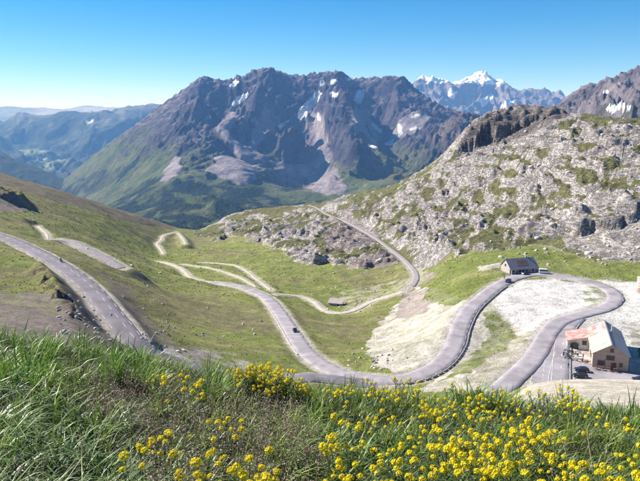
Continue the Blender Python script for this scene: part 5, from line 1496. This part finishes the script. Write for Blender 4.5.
# -- brown-pink seed heads
def seed_heads(n):
    Q = scatter(n * 4, 1.5, 6.8); px, py = pix(Q)
    k = RNG.random(len(Q)) < (reg(px, py, DRY) * (.35 + .65 * clumpy(Q, .5, 611)) + .03); Q = Q[k][:n]; m = len(Q)
    Vs, Fs, Cs, o = [], [], [], 0
    H = RNG.uniform(.14, .30, m); az = RNG.uniform(0, 6.28, m); ln = RNG.uniform(0, .35, m)
    v, f, c = blades(Q, H, np.full(m, .0028), az, ln, np.full(m, .05), np.tile(C(.20, .15, .09), (m, 1)), np.tile(C(.26, .18, .13), (m, 1)))
    Vs.append(v); Fs.append(f); Cs.append(c); o = len(v)
    d = np.stack([np.cos(az), np.sin(az)], 1)
    nf = 24
    t = RNG.uniform(.45, 1.05, (m, nf)); out = H[:, None] * (np.sin(ln)[:, None] * t + .05 * t * t); up = H[:, None] * (np.cos(ln)[:, None] * t)
    Cn = np.empty((m, nf, 3)); Cn[..., :2] = Q[:, None, :2] + d[:, None] * out[..., None] + RNG.normal(0, .016, (m, nf, 2)); Cn[..., 2] = Q[:, None, 2] + up + RNG.normal(0, .008, (m, nf))
    Cn = Cn.reshape(-1, 3); q = len(Cn); s = RNG.uniform(.0018, .0038, q)[:, None]
    a = RNG.normal(size=(q, 3)); a /= np.linalg.norm(a, axis=1)[:, None]; b = np.cross(a, RNG.normal(size=(q, 3))); b /= np.linalg.norm(b, axis=1)[:, None]
    V4 = np.stack([Cn - a * s - b * s, Cn + a * s - b * s, Cn + a * s + b * s, Cn - a * s + b * s], 1).reshape(-1, 3)
    i4 = np.arange(q)[:, None] * 4; F3 = np.stack([i4 + [0, 1, 2], i4 + [0, 2, 3]], 1).reshape(-1, 3)
    g = RNG.random(q)[:, None].astype(np.float32); cc = np.repeat(C(.20, .145, .11) * (1 - g) + C(.44, .36, .30) * g, 4, 0)
    Vs.append(V4); Fs.append(F3 + o); Cs.append(cc)
    me = mesh_np('seed_heads', np.vstack(Vs), np.vstack(Fs), mat_dry, np.vstack(Cs), False)
    tag(add('dry_seed_heads', me), 'dry brownish pink seed heads massed on the lower left bank', 'wild plants', kind='stuff')
seed_heads(2600)

# -- yellow flowers
mat_petal = bpy.data.materials.new('yellow_petal'); mat_petal.use_nodes = True
_n = mat_petal.node_tree; _b = _n.nodes['Principled BSDF']; _b.inputs['Roughness'].default_value = .6; _b.inputs['Specular IOR Level'].default_value = .2
_t = _n.nodes.new('ShaderNodeTexNoise'); _t.inputs['Scale'].default_value = 60; _tc = _n.nodes.new('ShaderNodeTexCoord'); _n.links.new(_tc.outputs['Object'], _t.inputs['Vector'])
_r = _n.nodes.new('ShaderNodeValToRGB'); _r.color_ramp.elements[0].color = (.70, .52, .004, 1); _r.color_ramp.elements[1].color = (.88, .76, .02, 1)
_r.color_ramp.elements[0].position = .35; _r.color_ramp.elements[1].position = .6
_n.links.new(_t.outputs['Fac'], _r.inputs['Fac']); _n.links.new(_r.outputs['Color'], _b.inputs['Base Color'])
_tr = _n.nodes.new('ShaderNodeBsdfTranslucent'); _n.links.new(_r.outputs['Color'], _tr.inputs['Color']); _mx = _n.nodes.new('ShaderNodeMixShader'); _mx.inputs[0].default_value = .25
_n.links.new(_b.outputs['BSDF'], _mx.inputs[1]); _n.links.new(_tr.outputs['BSDF'], _mx.inputs[2]); _n.links.new(_mx.outputs['Shader'], _n.nodes['Material Output'].inputs['Surface'])

def head_mesh(seed, nf=20, Rr=.021):
    rr = random.Random(seed); m = MB()
    for i in range(nf):
        t = math.acos(1 - (i + .5) / nf * 1.15); a = i * 2.39996 + rr.uniform(-.2, .2)
        nrm = Vector((math.sin(t) * math.cos(a), math.sin(t) * math.sin(a), math.cos(t)))
        c = Vector((nrm.x * Rr, nrm.y * Rr, nrm.z * Rr * .85)) * rr.uniform(.85, 1.1)
        u = nrm.orthogonal().normalized(); v = nrm.cross(u); sp_ = rr.uniform(0, 1.5)
        for k in range(4):
            b = sp_ + k * math.pi / 2; d = u * math.cos(b) + v * math.sin(b); e = u * -math.sin(b) + v * math.cos(b)
            s = .0105 * rr.uniform(.8, 1.15)
            m._add([c, c + d * s * .6 - e * s * .45 + nrm * .002, c + d * s * 1.05 + nrm * .0035, c + d * s * .6 + e * s * .45 + nrm * .002], [(0, 1, 2, 3)])
    me = bpy.data.meshes.new('flower_head'); me.from_pydata(m.v, [], m.f); me.materials.append(mat_petal); return me
heads = [head_mesh(s, 18 + 3 * (s % 3), .021 + .003 * (s % 3)) for s in range(5)]
bud_mat = plain_mat('green_bud', (.17, .21, .05), .6)

def stem_mesh(seed, H, nst, spread):
    """stems, each with narrow leaves; returns mesh and the tops"""
    rr = random.Random(seed); Vs, Fs, Cs, o = [], [], [], 0; tops = []
    for k in range(nst):
        az = rr.uniform(0, 6.28); ln = rr.uniform(.05, spread) if nst > 1 else rr.uniform(0, spread * .4); h = H * rr.uniform(.8, 1.05)
        pts = [Vector((math.cos(az) * math.sin(ln) * h * t, math.sin(az) * math.sin(ln) * h * t, h * (math.cos(ln) * t + .0))) for t in (0, .35, .7, 1.0)]
        m = MB(); m.tube(pts, [.0028, .0025, .002, .0018], 4)
        F3 = []
        for f in m.f:
            for q in range(1, len(f) - 1): F3.append((f[0], f[q], f[q + 1]))
        v = np.array(m.v); Vs.append(v); Fs.append(np.array(F3) + o); Cs.append(np.tile(C(.13, .17, .05), (len(v), 1))); o += len(v); tops.append(pts[-1])
        nl = 16
        tt = np.array([rr.uniform(.1, .95) for _ in range(nl)]); P = np.array([[math.cos(az) * math.sin(ln) * h * t, math.sin(az) * math.sin(ln) * h * t, h * math.cos(ln) * t] for t in tt])
        st = RNG.bit_generator.state
        v, f, c = blades(P, np.array([rr.uniform(.03, .07) for _ in tt]), np.array([rr.uniform(.004, .008) for _ in tt]), np.array([rr.uniform(0, 6.28) for _ in tt]), np.array([rr.uniform(.5, 1.2) for _ in tt]), np.array([rr.uniform(0, .4) for _ in tt]), np.tile(C(.10, .15, .05), (nl, 1)), np.tile(C(.16, .21, .08), (nl, 1)))
        Vs.append(v); Fs.append(f + o); Cs.append(c); o += len(v)
    return mesh_np('stem', np.vstack(Vs), np.vstack(Fs), mat_blade, np.vstack(Cs)), tops
stems = [stem_mesh(40 + k, .22 + .025 * (k % 4), 1 + k % 4, .55) for k in range(12)]
def flower_plant(px_, py_, label, group, size=1.0, k=None):
    q = near_hit(px_, py_); o = empty('yellow_flower_plant', (q[0], q[1], q[2] - .01), random.uniform(0, 6.28)); o.scale = (size,) * 3
    me, tops = stems[random.randrange(12) if k is None else k]
    tag(o, ('single-headed ', 'two-headed ', 'three-headed ', 'four-headed ')[len(tops) - 1] + label, 'wildflower', group)
    add('stem', me, o)
    for t in tops:
        h = add('flower_head', random.choice(heads), o); h.location = t; h.rotation_euler = (random.uniform(-.5, .5), random.uniform(-.5, .5), random.uniform(0, 6.28)); s = random.uniform(.42, .78); h.scale = (s, s, s)
# head positions as seen, each patch with its own look and place (the plant foot is lower in the picture than its head)
PATCHES = [
    (92, (320, 490), (440, 545), 'yellow flower plant in the dense patch at the bottom centre right of the bank', 'flowers at the bottom centre right'),
    (110, (480, 660), (440, 550), 'yellow flower plant in the dense patch in the bottom right corner', 'flowers in the bottom right corner'),
    (36, (380, 500), (412, 440), 'yellow flower plant among arching pale grass above the bottom centre patch', 'flowers among the pale arching grass'),
    (28, (160, 310), (470, 545), 'yellow flower plant among dry seed heads at the bottom left of centre', 'flowers among the dry seed heads'),
    (12, (165, 240), (402, 430), 'yellow flower plant left of the yellow bush on the bank rim', 'flowers left of the yellow bush'),
    (24, (330, 470), (408, 422), 'yellow flower plant on the bank rim below the hairpin road', 'flowers on the bank rim'),
    (14, (520, 600), (415, 432), 'yellow flower plant on the bank rim before the pale sandy shoulder', 'flowers before the sandy shoulder'),
    (3, (120, 150), (480, 530), 'yellow flower plant among blue-green grass at the bottom left', 'flowers at the bottom left')]
for nP, (x0, x1), (y0, y1), lab, grp in PATCHES:
    cl_ = [(random.uniform(x0, x1), random.uniform(y0, y1)) for _ in range(max(3, nP // 5))]
    for i in range(nP):
        a, b = random.choice(cl_); flower_plant(min(max(random.gauss(a, (x1 - x0) * .12), x0), x1), min(max(random.gauss(b, 18), y0), y1), lab, grp, random.uniform(.8, 1.15))
flower_plant(32, 378, 'yellow flower standing alone above the green grass at far left', 'single flower at far left', 1.1, 0)

def flower_bush(px_, py_, n, rad, H, label):
    q = near_hit(px_, py_); o = empty('yellow_flower_bush', (q[0], q[1], q[2] - .02)); tag(o, label, 'wildflower')
    for i in range(n):
        a = random.uniform(0, 6.28); r = rad * math.sqrt(random.random()); me, tops = stems[random.randrange(12)]
        s = add('stem', me, o); k = H / .25 * (1.05 - .45 * (r / rad) ** 2) * random.uniform(.85, 1.1); s.scale = (k, k, k)
        x, y = math.cos(a) * r * 1.5, math.sin(a) * r; s.location = (x, y, float(near_z(q[0] + x, q[1] + y)) - q[2]); rz = random.uniform(0, 6.28); s.rotation_euler = (0, 0, rz)
        for t in tops:
            h = add('flower_head', random.choice(heads), s); h.location = t; h.rotation_euler = (random.uniform(-.5, .5), random.uniform(-.5, .5), 0); z = random.uniform(.42, .7); h.scale = (z, z, z)
flower_bush(270, 402, 90, .24, .30, 'big rounded yellow flowering bush on the rim of the bank')
flower_bush(500, 420, 14, .14, .24, 'small yellow flowering clump beside the dark green tuft on the rim')

def grass_tuft(px_, py_, n, rad, H, label, c0, c1):
    q = near_hit(px_, py_); o = empty('grass_tuft', (q[0], q[1], q[2] - .02)); tag(o, label, 'grass')
    r = rad * np.sqrt(RNG.random(n)); a = RNG.uniform(0, 6.28, n); P = np.stack([np.cos(a) * r, np.sin(a) * r, r * 0], 1)
    P[:, 2] = near_z(q[0] + P[:, 0], q[1] + P[:, 1]) - q[2]
    g = RNG.random(n)[:, None].astype(np.float32); c = c0 * (1 - g) + c1 * g
    v, f, cc = blades(P, RNG.uniform(.6, 1.1, n) * H, RNG.uniform(.006, .012, n), a + RNG.normal(0, .5, n), RNG.uniform(.0, .5, n), RNG.uniform(.0, .45, n), c, c * 1.25)
    add('blades', mesh_np('blades', v, f, mat_blade, cc), o)
grass_tuft(482, 416, 420, .15, .30, 'tall dark green grass tuft on the rim before the pale bank', C(.06, .12, .025), C(.13, .20, .04))
grass_tuft(135, 388, 420, .2, .30, 'bright green tall tuft on the rim below the left road bend', C(.10, .19, .03), C(.17, .28, .045))
grass_tuft(205, 400, 260, .14, .26, 'bright green tuft left of the yellow bush', C(.09, .17, .03), C(.16, .25, .05))
grass_tuft(622, 430, 300, .18, .26, 'green grass tuft on the rim at the right edge', C(.09, .16, .03), C(.15, .23, .05))

# ================================================================== HAZE
def haze_box():
    bm = bmesh.new()
    x0, x1, y0, y1, z0, z1 = -34000, 34000, -3000, 48000, -1230, 1300
    vs_ = [bm.verts.new(p) for p in ((x0, y0, z0), (x1, y0, z0), (x1, y1, z0), (x0, y1, z0), (x0, y0, z1), (x1, y0, z1), (x1, y1, z1), (x0, y1, z1))]
    for f in ((0, 3, 2, 1), (4, 5, 6, 7), (0, 1, 5, 4), (1, 2, 6, 5), (2, 3, 7, 6), (3, 0, 4, 7)):
        bm.faces.new([vs_[i] for i in f])
    me = bpy.data.meshes.new('haze'); bm.to_mesh(me); bm.free()
    m = bpy.data.materials.new('mountain_air'); m.use_nodes = True
    n = m.node_tree; n.nodes.clear()
    out = n.nodes.new('ShaderNodeOutputMaterial'); v = n.nodes.new('ShaderNodeVolumePrincipled')
    v.inputs['Color'].default_value = (.20, .45, 1.0, 1)
    v.inputs['Absorption Color'].default_value = (1, 1, 1, 1)
    v.inputs['Density'].default_value = HAZE_DENSITY
    v.inputs['Anisotropy'].default_value = 0.0
    n.links.new(v.outputs['Volume'], out.inputs['Volume'])
    m.cycles.homogeneous_volume = True
    me.materials.append(m)
    tag(add('haze', me), kind='stuff', label='thin blue haze in the mountain air', cat='haze')
HAZE_DENSITY = 4.2e-5
haze_box()
